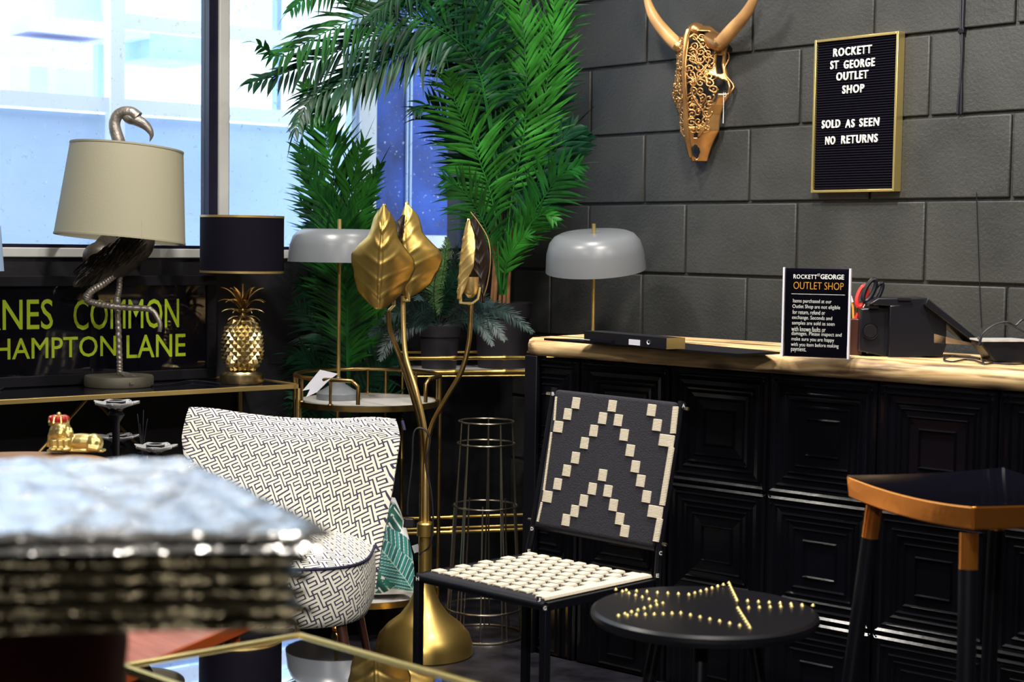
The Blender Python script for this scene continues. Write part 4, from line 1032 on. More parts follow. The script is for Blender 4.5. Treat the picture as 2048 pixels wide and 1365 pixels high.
# ================================================================= PATTERNED ARMCHAIR
def armchair():
    d=4.22; c=D(578,1150,d); c.z=0
    t=thing('armchair','small cocktail armchair upholstered in navy and cream key-fret fabric','armchair',c)
    # back: edges given bottom to top
    Lx=[(430,1190),(400,1080),(374,960),(363,880),(372,818)]
    Rx=[(748,1200),(762,1100),(784,985),(800,880),(797,832)]
    def edge(E_,v):
        s=(v+1)/2*(len(E_)-1); k=min(int(s),len(E_)-2); u=s-k
        return (E_[k][0]*(1-u)+E_[k+1][0]*u,E_[k][1]*(1-u)+E_[k+1][1]*u)
    def mid(u,v):
        a=edge(Lx,v); b=edge(Rx,v); w=(u+1)/2
        x=a[0]*(1-w)+b[0]*w; y=a[1]*(1-w)+b[1]*w
        if v>0: y+= (20*(1-abs(u-.12)**2.0)-9)*v**2
        cr_=max(0,(abs(u)-.62)/.38)**2*max(0,(v-.45)/.55)**2; y+=11*cr_; x-=math.copysign(6*cr_,u)
        dep=4.36+.045*v-.17*abs(u)**2.2
        return D(x,y,dep)
    V,F,UV=pillow(mid,lambda u,v:(-E2+E1*(-.55*u)+UPZ*.12).normalized(),.095,60,48,(.30,.26),pw=4.5)
    bo=uvmesh('backrest',V,F,UV,'fret',t)
    # seat body
    sc=D(565,1160,4.10); sx,sy=.232,.25; zt,zb=.385,.232
    N=72; rows=[]; UVr=[]
    prof=[(.90,zb+.0),(.96,zb+.006),(.99,zb+.022),(1.0,zb+.055),(1.005,zb+.09),(.99,zt-.022),(.975,zt-.004)]
    def plan(a,k):
        cc,ss=math.cos(a),math.sin(a); e=.62
        return Vector((sc.x,sc.y,0))+E1*(math.copysign(abs(cc)**e,cc)*sx*k)+E2*(math.copysign(abs(ss)**e,ss)*sy*k)
    V=[];UV=[];F=[]
    per=0; last=None; pers=[]
    for i in range(N+1):
        p=plan(2*PI*i/N,1); per+= (p-last).length if last else 0; last=p; pers.append(per)
    for j,(k,z) in enumerate(prof):
        for i in range(N+1): V.append(plan(2*PI*i/N,k)+UPZ*z); UV.append((pers[i],z))
    n=N+1
    for j in range(len(prof)-1):
        for i in range(N): F.append((j*n+i,j*n+i+1,(j+1)*n+i+1,(j+1)*n+i))
    uvmesh('seat_side',V,F,UV,'fret',t)
    V=[];UV=[];F=[]; K=14
    for j in range(K+1):
        q=1-j/K
        for i in range(N+1):
            p=plan(2*PI*i/N,.975*q); z=zt-.004+.035*(1-q**2.6)
            V.append(Vector((p.x,p.y,z))); r=p-Vector((sc.x,sc.y,0)); UV.append((r.dot(E1),r.dot(E2)))
    for j in range(K):
        for i in range(N): F.append((j*n+i,j*n+i+1,(j+1)*n+i+1,(j+1)*n+i))
    uvmesh('seat_cushion',V,F,UV,'fret',t)
    MB().tube([plan(2*PI*i/60,.985)+UPZ*(zt-.004) for i in range(60)],.0038,8,closed=True).build('seat_piping','navy',t,smooth=True)
    MB().tube([plan(2*PI*i/60,.86)+UPZ*(zb+.002) for i in range(60)],.004,8,closed=True).build('seat_base','blackmatt',t,smooth=True)
    MB().add([plan(2*PI*i/40,.86)+UPZ*(zb+.002) for i in range(40)],[tuple(range(40))]).build('seat_underside','blackmatt',t,solid=.004)
    # piping down the outer back edge
    P=[mid(1.0,v)+E2*.035+E1*.012 for v in np.linspace(.90,.66,8)]
    MB().tube(P,.0042,8).build('back_piping','navy',t,smooth=True)
    for sx_,sy_ in ((.72,.70),(-.72,.70),(.72,-.70),(-.72,-.70)):
        a=Vector((sc.x,sc.y,0))+E1*(sx*sx_)+E2*(sy*sy_)+UPZ*(zb+.004); b=Vector((sc.x,sc.y,0))+E1*(sx*(sx_+.2*np.sign(sx_)))+E2*(sy*(sy_+.12*np.sign(sy_)))
        MB().tube([a,b],[.013,.008],12).build('leg','legwood',t,smooth=True)
armchair()

# ================================================================= WOVEN CHAIR
def woven_chair():
    ZS=.40
    H_,G_,ER,EL=onz(836,1145,ZS),onz(1085,1201,ZS),onz(1316,1157,ZS),onz(1059,1105,ZS)
    ux=((G_-H_)+(ER-EL)).normalized(); uy=Vector((-ux.y,ux.x,0)); c=(H_+G_+ER+EL)/4
    w=((G_-H_).length+(ER-EL).length)/2; dp=abs(((EL-H_)+(ER-G_)).dot(uy)/2)
    t=thing('woven_chair','black steel chair woven in black wool with cream cord squares','chair',Vector((c.x,c.y,0)))
    def P(x,y,z): return Vector((c.x,c.y,0))+ux*(x*w/2)+uy*(y*dp/2)+UPZ*z
    ax=(ux,uy,UPZ)
    # frame
    for sx in (-1,1):
        MB().box(P(sx,0,ZS-.012),(.009,dp/2,.009),ax).build('seat_rail','blackmetal',t,bevel=.001)
        MB().box(P(sx,-1,(ZS-.01)/2),(.009,.009,(ZS-.01)/2),ax).build('leg','blackmetal',t,bevel=.001)
        MB().box(P(sx,.97,(ZS-.01)/2),(.009,.009,(ZS-.01)/2),ax).build('leg','blackmetal',t,bevel=.001)
    for sy in (-1,1): MB().tube([P(-1,sy,ZS-.012),P(1,sy,ZS-.012)],.010,12).build('cross_bar','blackmetal',t,smooth=True)
    # woven seat: wool sleeve plus cream patches
    def slab(cx,hx,cy,hy,z0_,z1_): return MB().box((P(cx,cy,(z0_+z1_)/2)),(hx*w/2,hy*dp/2,(z1_-z0_)/2),ax)
    slab(0,.965,0,1.03,ZS-.024,ZS+.0).build('woven_seat','wool',t,bevel=.010,bseg=4)
    # a cream patch = eight cords side by side
    def patch(o,u,v,n,lu,lv,k=8,r=None,name='cord_patch'):
        mb=MB(); r=lv/k
        for i in range(k):
            q=o+v*(lv*(-1+ (2*i+1)/k))
            mb.tube([q-u*lu-n*.001,q-u*lu*.96+n*r*.9,q+n*r*1.05,q+u*lu*.96+n*r*.9,q+u*lu-n*.001],r*1.02,6)
        return mb.build(name,'cord',t,smooth=True,clean=False)
    nc,nr=9,9
    for i in range(nc-1):
        for j in range(nr):
            uu=-.90+1.8*(i+.5)/nc+(.055 if j%2 else -.055); vv=-.90+1.86*(j+.5)/nr
            if i+ (nr-1-j)*0<0: continue
            patch(P(uu,vv,ZS+.0005),ux,uy,UPZ,w*.031,dp*.038,6)
    # corrected zigzag: right-hand edge strip
    patch(P(.90,.0,ZS+.0005),ux,uy,UPZ,w*.035,dp*.49,60,name='cord_edge')
    for j in range(0,9,2): patch(P(.80,-.9+1.86*(j+.5)/nr,ZS+.0005),ux,uy,UPZ,w*.045,dp*.045,6)
    # back: tilted panel
    b0=P(-1,1,0); 
    p_lo=onp(1192,1080,P(0,1.0,0),uy); 
    zlo=ony(1065,1060,(EL.y)).z
    lowL=onp(1073,1052,P(0,1.02,0),uy); lowR=onp(1312,1097,P(0,1.02,0),uy)
    hi_y=P(0,1.02,0)+uy*.085
    hiL=onp(1115,780,hi_y,uy); hiR=onp(1356,806,hi_y,uy)
    n=((lowR-lowL).cross(hiL-lowL)).normalized()
    if n.dot(CAM-lowL)<0: n=-n
    cc=(lowL+lowR+hiL+hiR)/4
    bu=((lowR-lowL)+(hiR-hiL)).normalized(); bv=((hiL-lowL)+(hiR-lowR)).normalized()
    def quad(a,b,c_,d_,th):
        return MB().hexa([a-n*th,b-n*th,c_-n*th,d_-n*th,a+n*th,b+n*th,c_+n*th,d_+n*th])
    # posts
    for lo,hi in ((lowL,hiL),(lowR,hiR)):
        s=-1 if lo is lowL else 1
        foot=P(s,1.0,ZS-.02); dirv=(hi-lo).normalized(); off=bu*(s*.010)
        MB().tube([foot+off*.6,lo+off,hi+off+dirv*.004],.0085,8).build('back_post','blackmetal',t,smooth=True)
        MB().tube([hi+off+bu*(s*.004)-dirv*.012,hi+off+bu*(s*.024)-dirv*.012],.004,8).build('bolt','steel',t,smooth=True)
        MB().tube([lo+off+bu*(s*.004)+dirv*.012,lo+off+bu*(s*.020)+dirv*.012],.004,8).build('bolt','steel',t,smooth=True)
    MB().tube([lowL,lowR],.008,8).build('cross_bar','blackmetal',t,smooth=True); 
    quad(lowL,lowR,hiR,hiL,.011).build('woven_back','wool',t,bevel=.009,bseg=4)
    pf=cc+n*.0115
    S_=lambda x,y: (1040+x/3.792,760+y/3.792)
    pts=[(425,178),(362,262),(700,200),(627,293),(560,388),(490,482),(421,593),(355,690),(286,792),(745,308),(790,420),(836,538),(876,660),(916,768),(960,888),(998,232),(1040,345),(627,725),(549,828),(667,845),(484,918),(709,952),(416,997),(350,1065),(757,1056),(795,1148)]
    k=(cc-CAM).dot(CF)/FPX/3.792
    for x,y in pts:
        o=onp(*S_(x,y),pf,n); patch(o,bu,bv,n,35*k,44*k,8)
    for x,y,wd in ((291,357,42),(208,887,44),(1112,463,66),(1026,1003,64)):
        o=onp(*S_(x,y),pf,n); patch(o,bu,bv,n,wd*k,44*k,8)
    for (xa,ya_,xb,yb,wd) in ((1182,205,1160,410,20),(1150,515,1078,955,20),(1062,1055,1030,1230,22)):
        a=onp(*S_(xa,ya_),pf,n); b=onp(*S_(xb,yb),pf,n); m_=(a+b)/2; v=(a-b).normalized(); u=(bu-bu.dot(v)*v).normalized()
        patch(m_,u,v,n,wd*k,(a-b).length/2,max(8,int((a-b).length/(20*k)*1.7)),name='cord_edge')
    for (xa,ya_,xb,yb) in ((275,130,262,310),(240,400,182,840),(168,930,135,1078)):
        a=onp(*S_(xa,ya_),pf,n); b=onp(*S_(xb,yb),pf,n); m_=(a+b)/2; v=(a-b).normalized(); u=(bu-bu.dot(v)*v).normalized()
        patch(m_,u,v,n,4*k,(a-b).length/2,max(8,int((a-b).length/(12*k))),name='cord_edge')
    # letter stickers
    def sticker(x,y,s,dd):
        o=D(x,y,dd); MB().box(o,(.0052,.0006,.0065),(E1,E2,UPZ)).build('letter_sticker','blackplastic',t)
        lettering(s,o-E2*.0012-E1*.0032-UPZ*.0042,E1,UPZ,.0064,.0085,'white',t,bold=.01,thick=.0002)
    dd=lambda p:(p-CAM).dot(CF)
    sticker(1106,788,'B',dd(hiL)-.02); sticker(1367,812,'A',dd(hiR)-.02); sticker(1064,1058,'D',dd(lowL)-.02); sticker(1321,1107,'C',dd(lowR)-.02)
    sticker(1058,1103,'E',dd(EL)-.015); sticker(1315,1152,'E',dd(ER)-.015); sticker(835,1158,'H',dd(H_)-.015); sticker(1078,1200,'J',dd(G_)-.02); sticker(1090,1217,'G',dd(G_)-.02)
    # a second folded seat frame in black below the right front corner
    for y in (-.35,.35): MB().tube([P(-1,y,.09),P(1,y,.09)],.006,8).build('stretcher','blackmetal',t,smooth=True)
woven_chair()

# ================================================================= STUDDED STAR TABLE
def star_table():
    z=.46; c=onz(1409,1219,z); r=.222
    t=thing('star_table','low round black side table with a gold studded star on top','table',Vector((c.x,c.y,0)))
    c0=Vector((c.x,c.y,0))
    MB().lathe([(.001,-.03),(r-.03,-.03),(r-.006,-.024),(r,-.014),(r-.001,-.006),(r-.008,-.001),(r-.03,0),(.001,0)],c0+UPZ*z,seg=72).build('table_top','blackmetal',t,smooth=True,angle=30)
    for k in range(3):
        a=VIEWROT+R(-100+120*k); v=Vector((math.cos(a),math.sin(a),0))
        MB().tube([c0+v*.10+UPZ*(z-.03),c0+v*.19],[.014,.011],12).build('leg','blackmetal',t,smooth=True)
    MB().tube(circ(c0+UPZ*.16,.152,36),.006,8,closed=True).build('foot_ring','blackmetal',t,smooth=True)
    pts=[(1626,1213),(1458,1168),(1232,1181),(1237,1233),(1500,1257)]
    O=[onz(x,y,z) for x,y in pts]
    inn=[(1474,1202),(1378,1191),(1326,1208),(1362,1228),(1476,1218)]
    I=[onz(x,y,z) for x,y in inn]
    # outline of the star: outer point, inner notch, outer point ...
    seq=[O[0],I[0],O[1],I[1],O[2],I[2],O[3],I[3],O[4],I[4]]
    s0=None
    for k in range(10):
        a,b=seq[k],seq[(k+1)%10]; n_=7 if (a-b).length>.08 else 6
        for i in range(n_):
            q=a.lerp(b,(i+.0)/n_)
            if s0 is None:
                s0=MB().lathe([(.0042,0),(.0036,.0018),(.0012,.0042),(.0002,.0048)],(0,0,0),seg=10).build('stud','framegold',t,smooth=True,local=True); s0.location=q-c0
            else:
                s=s0.copy(); COL.objects.link(s); s.location=q-c0
star_table()

# ================================================================= BAR STOOL
def bar_stool():
    z=.71; a=onz(1692,952,z); b=onz(1947,1014,z); u=(b-a).normalized(); v=Vector((-u.y,u.x,0)); S=(b-a).length
    t=thing('bar_stool','bar stool with polished copper-gold saddle seat and black legs capped in gold','stool',Vector(((a+b).x/2,(a+b).y/2,0))+v*S/2)
    o=Vector((a.x,a.y,0)); dp=S*.98
    def P(x,y,z): return o+u*(x*S)+v*(y*dp)+UPZ*z
    N=28; th=.043
    def h(x,y): 
        e=(2*x-1); return z-.010*(1-e*e)-.004*(1-(2*y-1)**2)
    T=[[P(i/N,j/N,h(i/N,j/N)) for j in range(N+1)] for i in range(N+1)]
    B=[[P(.01+.98*i/N,.01+.98*j/N,h(i/N,j/N)-th) for j in range(N+1)] for i in range(N+1)]
    MB().grid([[T[i][j].lerp(P(.5,.5,z),.006)+UPZ*.0012 for j in range(N+1)] for i in range(N+1)]).build('seat_top','blackglass',t,smooth=True,angle=180)
    mb=MB(); mb.grid(T); mb.grid(B)
    for side in (0,1):
        i=0 if side==0 else N
        mb.grid([[T[i][j] for j in range(N+1)],[B[i][j] for j in range(N+1)]])
        mb.grid([[T[j][i] for j in range(N+1)],[B[j][i] for j in range(N+1)]])
    mb.build('saddle_seat','mirrorgold',t,smooth=True,bevel=.003,angle=40)
    legs=[]
    for x,y in ((.11,.10),(.90,.06),(.90,.88),(.11,.88)):
        top=P(x,y,z-th-.012); ex=.08; foot=P(x+(x-.5)*.42,y+(y-.5)*.25,0)
        m_=top.lerp(foot,.10)
        MB().tube([top,m_],.0175,20).build('leg_cap','mirrorgold',t,smooth=True)
        MB().tube([m_,foot],[.0178,.0145],20).build('leg','blackmetal',t,smooth=True)
        legs.append((top,foot))
    for k,f in ((0,.62),(1,.66),(2,.62),(3,.66)):
        p=legs[k][0].lerp(legs[k][1],f); q=legs[(k+1)%4][0].lerp(legs[(k+1)%4][1],f)
        MB().tube([p,q],.008,10).build('foot_rail','blackmetal',t,smooth=True)
bar_stool()

# ================================================================= CONSOLE TABLE AND WHAT STANDS ON IT
ZK=.740
KX1=-.305
def console():
    a=onz(-60,803,ZK); b=onz(598,770,ZK)
    t=thing('console_table','long slim gold-framed console table with black glass top under the window','table',Vector((-.47,(a.y+b.y)/2-.3,0)))
    y0=-2.9; y1=b.y; xf=b.x; xb=-.638; r=.0065
    for p,q in (((xf,y0,ZK-.004),(xf,y1,ZK-.004)),((xb,y0,ZK-.004),(xb,y1,ZK-.004)),((xf,y1,ZK-.004),(xb,y1,ZK-.004)),((xf,y0,ZK-.004),(xb,y0,ZK-.004))):
        p=Vector(p);q=Vector(q); d=(q-p).normalized(); s=Vector((0,0,1)).cross(d)
        MB().box((p+q)/2,((q-p).length/2+r,r,r),(d,s,UPZ)).build('top_rail','brass',t,bevel=.001)
    for x in (xf,xb):
        for y in (y0,y1): MB().bb((x-r,y-r,0),(x+r,y+r,ZK-.010)).build('leg','brass',t,bevel=.001)
    MB().bb((xb+r,y0+r,ZK-.006),(xf-r,y1-r,ZK)).build('glass_top','blackglass',t)
    for y in (y0,y1): MB().bb((xb,y-r,.05),(xf,y+r,.062)).build('foot_bar','brass',t)
    # X brace below
    p=onx(172,800,xb+.02); q=onx(78,905,xb+.02); d=(q-p)
    MB().tube([p,p+d*3.0],.0055,8).build('brace','brass',t,smooth=True)
    p=onx(188,800,xb+.01); q=onx(224,838,xb+.01); MB().tube([p,p+(q-p)*7],.0055,8).build('brace','brassdk',t,smooth=True)
console()
def flamingo():
    bs=onz(238,772,ZK+.001); d=(bs-CAM).dot(CF); k=d/FPX
    t=thing('flamingo_lamp','aged silver flamingo lamp standing on one leg with a cream drum shade','lamp',bs)
    MB().lathe([(.001,0),(67*k,0),(68*k,.004),(68*k,.026),(66*k,.030),(.001,.030)],bs,seg=48).build('lamp_base','stonebase',t,smooth=True,angle=40)
    def ribbed(P,r,n,amp=.09,turns=26,nm='leg',m='silverbird'):
        Q=spline(P,n); seg=14; V=[];prev=None
        for i,p in enumerate(Q):
            T=(Q[min(i+1,n)]-Q[max(i-1,0)]).normalized()
            a=(prev-prev.dot(T)*T).normalized() if prev is not None else T.orthogonal().normalized(); prev=a; b=T.cross(a)
            rr=r[0]+(r[1]-r[0])*i/n
            for q in range(seg):
                th=2*PI*q/seg; w=1+amp*math.sin(turns*2*PI*i/n+th)
                V.append(p+(a*math.cos(th)+b*math.sin(th))*rr*w)
        F=[(i*seg+q,i*seg+(q+1)%seg,(i+1)*seg+(q+1)%seg,(i+1)*seg+q) for i in range(n) for q in range(seg)]
        F+=[tuple(range(seg))[::-1],tuple(n*seg+q for q in range(seg))]
        return MB().add(V,F).build(nm,m,t,smooth=True)
    ribbed(pxs([(240,545),(238,580),(235,602),(237,660),(239,720),(240,752)],d),(.0085,.0085),150)
    ribbed(pxs([(225,552,d-.03),(205,568,d-.06),(180,585,d-.09),(175,600,d-.09),(192,607,d-.08),(235,614,d-.04),(300,618,d-.03)],d-.03),(.0115,.0085),170,turns=30)
    ribbed(pxs([(298,617),(310,628),(320,648),(319,664)],d-.03),(.0085,.006),40,turns=3,nm='foot',amp=.03)
    MB().ell(D(174,594,d-.09),(.013,.012,.014),seg=12,rings=8).ell(D(234,605,d),(.013,.012,.018),seg=12,rings=8).build('knee','silverbird',t,smooth=True)
    # standing foot: three webbed toes
    f=MB(); ft=D(240,750,d)
    for e in ((292,764,d-.03),(262,768,d-.09),(270,757,d+.03),(222,760,d+.02)): f.tube([ft,ft.lerp(D(*e),.5)+UPZ*.004,D(e[0],e[1],e[2])],[.011,.008,.004],8,flat=.6)
    f.add([ft+UPZ*.006,D(292,765,d-.03),D(262,769,d-.09),D(270,759,d+.03)],[(0,1,2),(0,1,3)]); f.build('foot','silverbird',t,smooth=True,solid=0)
    MB().ell(D(198,756,d-.02),(.012,.012,.006)).build('switch_knob','whitestone',t,smooth=True)
    # body and tail
    b=MB(); rot=Matrix.Rotation(VIEWROT,3,'Z')@Matrix.Rotation(R(-42),3,'Y')
    b.ell(D(236,505,d),(.098,.062,.068),rot,28,18); b.ell(D(272,478,d),(.055,.05,.07),Matrix.Rotation(VIEWROT,3,'Z'),20,14)
    b.tube(pxs([(222,522,d),(190,545,d-.05),(165,560,d-.08),(146,573,d-.10)],d),[.055,.038,.020,.006],14); b.ell(D(200,515,d-.03),(.05,.045,.045),Matrix.Rotation(VIEWROT,3,'Z'),20,14)
    b.tube(pxs([(245,520),(240,548)],d),[.028,.014],12); b.tube(pxs([(238,520),(224,554)],d-.03),[.028,.013],12)
    o=b.build('body','birddark',t,smooth=True,angle=180); md=o.modifiers.new('r','REMESH'); md.mode='VOXEL'; md.voxel_size=.005; md.use_smooth_shade=True
    sm=o.modifiers.new('s','SMOOTH'); sm.factor=.5; sm.iterations=4
    # feathers
    fb=MB(); rn=random.Random(3)
    for i in range(240):
        s=rn.random(); w=rn.uniform(-1,1)
        p=D(292-125*s+w*8,470+78*s+w*34*(1-.5*s),d-.072*(1-w*w)**.5*(1-.5*s)-.012-.07*s)
        dr=(D(100,590,d)-D(220,505,d)).normalized()+Vector((rn.uniform(-.12,.12),rn.uniform(-.12,.12),rn.uniform(-.35,.1)))
        leaflet(fb,p,dr.normalized(),E2,.040,.0065,.25,4,-.4)
    o=fb.build('feathers','birddark',t,smooth=True,angle=180); o['kind']='stuff'
    # neck and head
    nk=[(262,480),(258,420),(248,360),(243,315),(238,285),(231,262),(229,246),(234,232),(246,225),(262,226),(275,236)]
    MB().tube(spline(pxs(nk,d),70),[.0225-.006*min(1,i/40)+(.003*max(0,(i-52)/18)) for i in range(71)],18).build('neck','silverbird',t,smooth=True)
    hd=MB(); hd.ell(D(262,237,d),(.026,.017,.018),Matrix.Rotation(VIEWROT,3,'Z')@Matrix.Rotation(R(16),3,'Y'),18,12)
    bp=spline(pxs([(268,238),(280,244),(292,252),(300,262),(303,272),(299,284)],d),24)
    hd.tube(bp,[.0165*(1-(i/24)**1.5)+.0012 for i in range(25)],12)
    o=hd.build('head','silverbird',t,smooth=True,angle=180); md=o.modifiers.new('r','REMESH'); md.mode='VOXEL'; md.voxel_size=.0022; md.use_smooth_shade=True
    MB().ell(D(265,230,d-.016),(.0028,.0028,.0028),seg=8,rings=6).build('eye','blackmetal',t,smooth=True)
    # shade, slightly tilted
    d=d-.07; k=d/FPX; ct=D(246,296,d); cb=D(240,478,d); axis=(ct-cb).normalized(); q=Vector((0,0,1)).rotation_difference((axis+E1*.045).normalized()).to_matrix()
    rt_,rb_=111*k,128.5*k; H=(ct-cb).length
    MB().lathe([(rb_,0),(rt_,H),(rt_-.002,H),(rb_-.002,0),(rb_,0)],cb,seg=72,rot=q).build('lamp_shade','shadecream',t,smooth=True,angle=60)
    for z,r_ in ((0,rb_),(H,rt_)): MB().lathe([(r_-.0022,-.002),(r_+.0012,-.002),(r_+.0012,.003),(r_-.0022,.003),(r_-.0022,-.002)],cb+q@Vector((0,0,z)),seg=72,rot=q).build('shade_rim','shadecream',t,smooth=True)
    sr=q@Vector((math.cos(VIEWROT-R(58)),math.sin(VIEWROT-R(58)),0))
    MB().tube([cb+sr*(rb_+.0006),cb+axis*H+sr*(rt_+.0006)],.0007,5).build('seam','shadecream',t)
flamingo()
def pineapple():
    bs=onz(483,768,ZK+.001); bs=onz(483,766,ZK+.001); d=(bs-CAM).dot(CF); k=d/FPX
    t=thing('pineapple_lamp','gold pineapple lamp with black drum shade edged in gold','lamp',bs)
    MB().lathe([(.001,0),(43.5*k,0),(44*k,.004),(43*k,.026),(40*k,.030),(38*k,.030),(36*k,.034),(.001,.034)],bs,seg=56).build('lamp_base','goldpale',t,smooth=True,angle=40)
    cz=D(485,690,d); R0=39*k; HH=57*k
    def sf(u,v):  # u angle, v in -1..1
        r=R0*(max(0,1-abs(v)**2.6))**.5*(1-.06*v); return Vector((r*math.cos(u),r*math.sin(u),v*HH))
    NA=16; NR=15; mb=MB()
    for j in range(NR):
        for i in range(NA):
            v0=-1+2*(j-.0)/NR; v1=v0+2/NR; v2=v0+4/NR
            if v2>1.0: continue
            off=.5*(j%2); w=2*PI/NA
            a=sf(w*(i+off),v0);b=sf(w*(i+off+.5),v1);c_=sf(w*(i+off),v2);e=sf(w*(i+off-.5),v1)
            ctr=sf(w*(i+off),v1); n=Vector((ctr.x/R0**2,ctr.y/R0**2,ctr.z/HH**2*.6)); n=n.normalized() if n.length>0 else UPZ
            a,b,c_,e=[q*.985 for q in (a,b,c_,e)]
            mb.add([a,b,c_,e,ctr+n*.0065],[(0,1,4),(1,2,4),(2,3,4),(3,0,4)])
    mb.v=[cz+p for p in mb.v]
    mb.build('pineapple_body','goldpale',t,clean=False)
    MB().ell(cz,(R0*.96,R0*.96,HH*.97),seg=32,rings=20).build('body_core','goldpale',t,smooth=True)
    nk=cz+UPZ*HH*.96
    MB().lathe([(.012,-.004),(.010,.01),(.007,.02),(.005,.025),(.004,.10),(.001,.10)],nk,seg=16).build('neck','brassdk',t,smooth=True)
    for tier,(z0_,L,n,rise,up_) in enumerate(((.004,.052,7,.35,-1.3),(.014,.066,7,.8,-1.25),(.028,.078,7,1.35,-1.3),(.034,.085,6,2.6,-.9))):
        for i in range(n):
            a=2*PI*i/n+tier*.6+.2; r_=Vector((math.cos(a),math.sin(a),0)); P=[]
            d0=(r_+UPZ*rise).normalized(); p=nk+UPZ*z0_+r_*.005; G=[]; S=12; side=UPZ.cross(r_)
            dv=Vector(d0)
            for j in range(S+1):
                s=j/S; w=.0085*(1-s**2.2)*(.7+.5*math.sin(PI*min(1,s*1.2)))+.0006; w*=(1+.06*(j%2))
                nn=side.cross(dv).normalized()
                G.append([p-side*w+nn*.002,p,p+side*w+nn*.002]); dv=(dv+UPZ*(up_*.12*(s+.35))+r_*.03).normalized(); p=p+dv*(L/S)
            MB().grid(G).build('crown_leaf','brassdk' if tier>1 else 'goldpale',t,smooth=True,solid=.0012,angle=180)
    zs0=D(484,546,d); zs1=D(484,432,d); r=83*k; H=(zs1-zs0).z
    MB().lathe([(r,0),(r,H),(r-.002,H),(r-.002,0),(r,0)],zs0,seg=72).build('lamp_shade','shadeblack',t,smooth=True,angle=60)
    for z in (0,H-.006): MB().lathe([(r-.003,0),(r+.0008,0),(r+.0008,.0065),(r-.003,.0065),(r-.003,0)],zs0+UPZ*z,seg=72).build('shade_trim','brass',t,smooth=True)
    MB().lathe([(r-.0025,.001),(r-.0025,H-.001)],zs0,seg=48).build('shade_lining','brass',t,smooth=True)
pineapple()
def bus_print():
    xp=-.605; n=Vector((1,0,0)); z1=onx(200,552,xp).z; z0_=ZK+.002
    y1=onx(432,650,xp).y; y0=-2.75; fw=.030
    t=thing('framed_print','long black framed bus-blind print with yellow-green lettering leaning behind the lamps','picture',Vector((xp-.01,-1.9,z0_)))
    for lo,hi,nm in (((xp-.022,y0,z0_),(xp+.004,y1,z0_+fw),'frame_bar'),((xp-.022,y0,z1-fw),(xp+.004,y1,z1),'frame_bar'),((xp-.022,y1-fw,z0_+fw),(xp+.004,y1,z1-fw),'frame_side'),((xp-.022,y0,z0_+fw),(xp+.004,y0+fw,z1-fw),'frame_side')):
        MB().bb(lo,hi).build(nm,'blackmatt',t,bevel=.002)
    MB().bb((xp-.016,y0+fw,z0_+fw),(xp-.012,y1-fw,z1-fw)).build('print_sheet','felt',t)
    MB().bb((xp-.006,y0+fw,z0_+fw),(xp-.004,y1-fw,z1-fw)).build('cover_glass','acrylic',t)
    pf=Vector((xp-.0115,0,0)); Y=Vector((0,1,0))
    def T(s,x0,yt,x1,yb,**k):
        a=onp(x0,yb,pf,n); b=onp(x1,yb,pf,n); c=onp(x0,yt,pf,n); lettering(s,Vector((pf.x,a.y,a.z)),Y,UPZ,b.y-a.y,c.z-a.z,'acid',t,thick=.0003,**k)
    T('BARNES',-112,601,106,664,bold=.006); T('COMMON',147,600,358,661,bold=.006)
    T('ROEHAMPTON',-116,681,232,725,bold=.006); T('LANE',253,671,371,717,bold=.006)
bus_print()
def blue_lamp():
    c=D(-40,500,4.28); b=Vector((c.x,c.y,ZK+.001)); d=4.28;k=d/FPX
    t=thing('table_lamp','pale blue lamp shade just entering the picture at the left edge','lamp',b)
    MB().lathe([(40*k,48*k*1),(46*k,-42*k),(45*k,-42*k),(39*k,48*k)],c,seg=48).build('lamp_shade','blueshade',t,smooth=True)
    MB().lathe([(.001,0),(.035,0),(.035,.01),(.006,.02),(.006,.28),(.001,.28)],b,seg=24).build('lamp_base','blackmetal',t,smooth=True)
blue_lamp()
P=[onz(x,y,ZK+.004) for x,y in ((300,772),(345,768),(380,762),(410,764),(440,768))]
tag(MB().tube(spline(P,30),.0022,6).build('lamp_cable','cable',smooth=True),'black cable trailing between the two lamps on the console table','cable')
P=[onz(x,y,ZK+.003) for x,y in ((-8,758),(8,756),(12,768),(2,779),(-10,776))]
tag(MB().tube(spline(P,30),.003,6).build('cable_loop','cable',smooth=True),'loop of black cable on the console table at the left picture edge','cable')

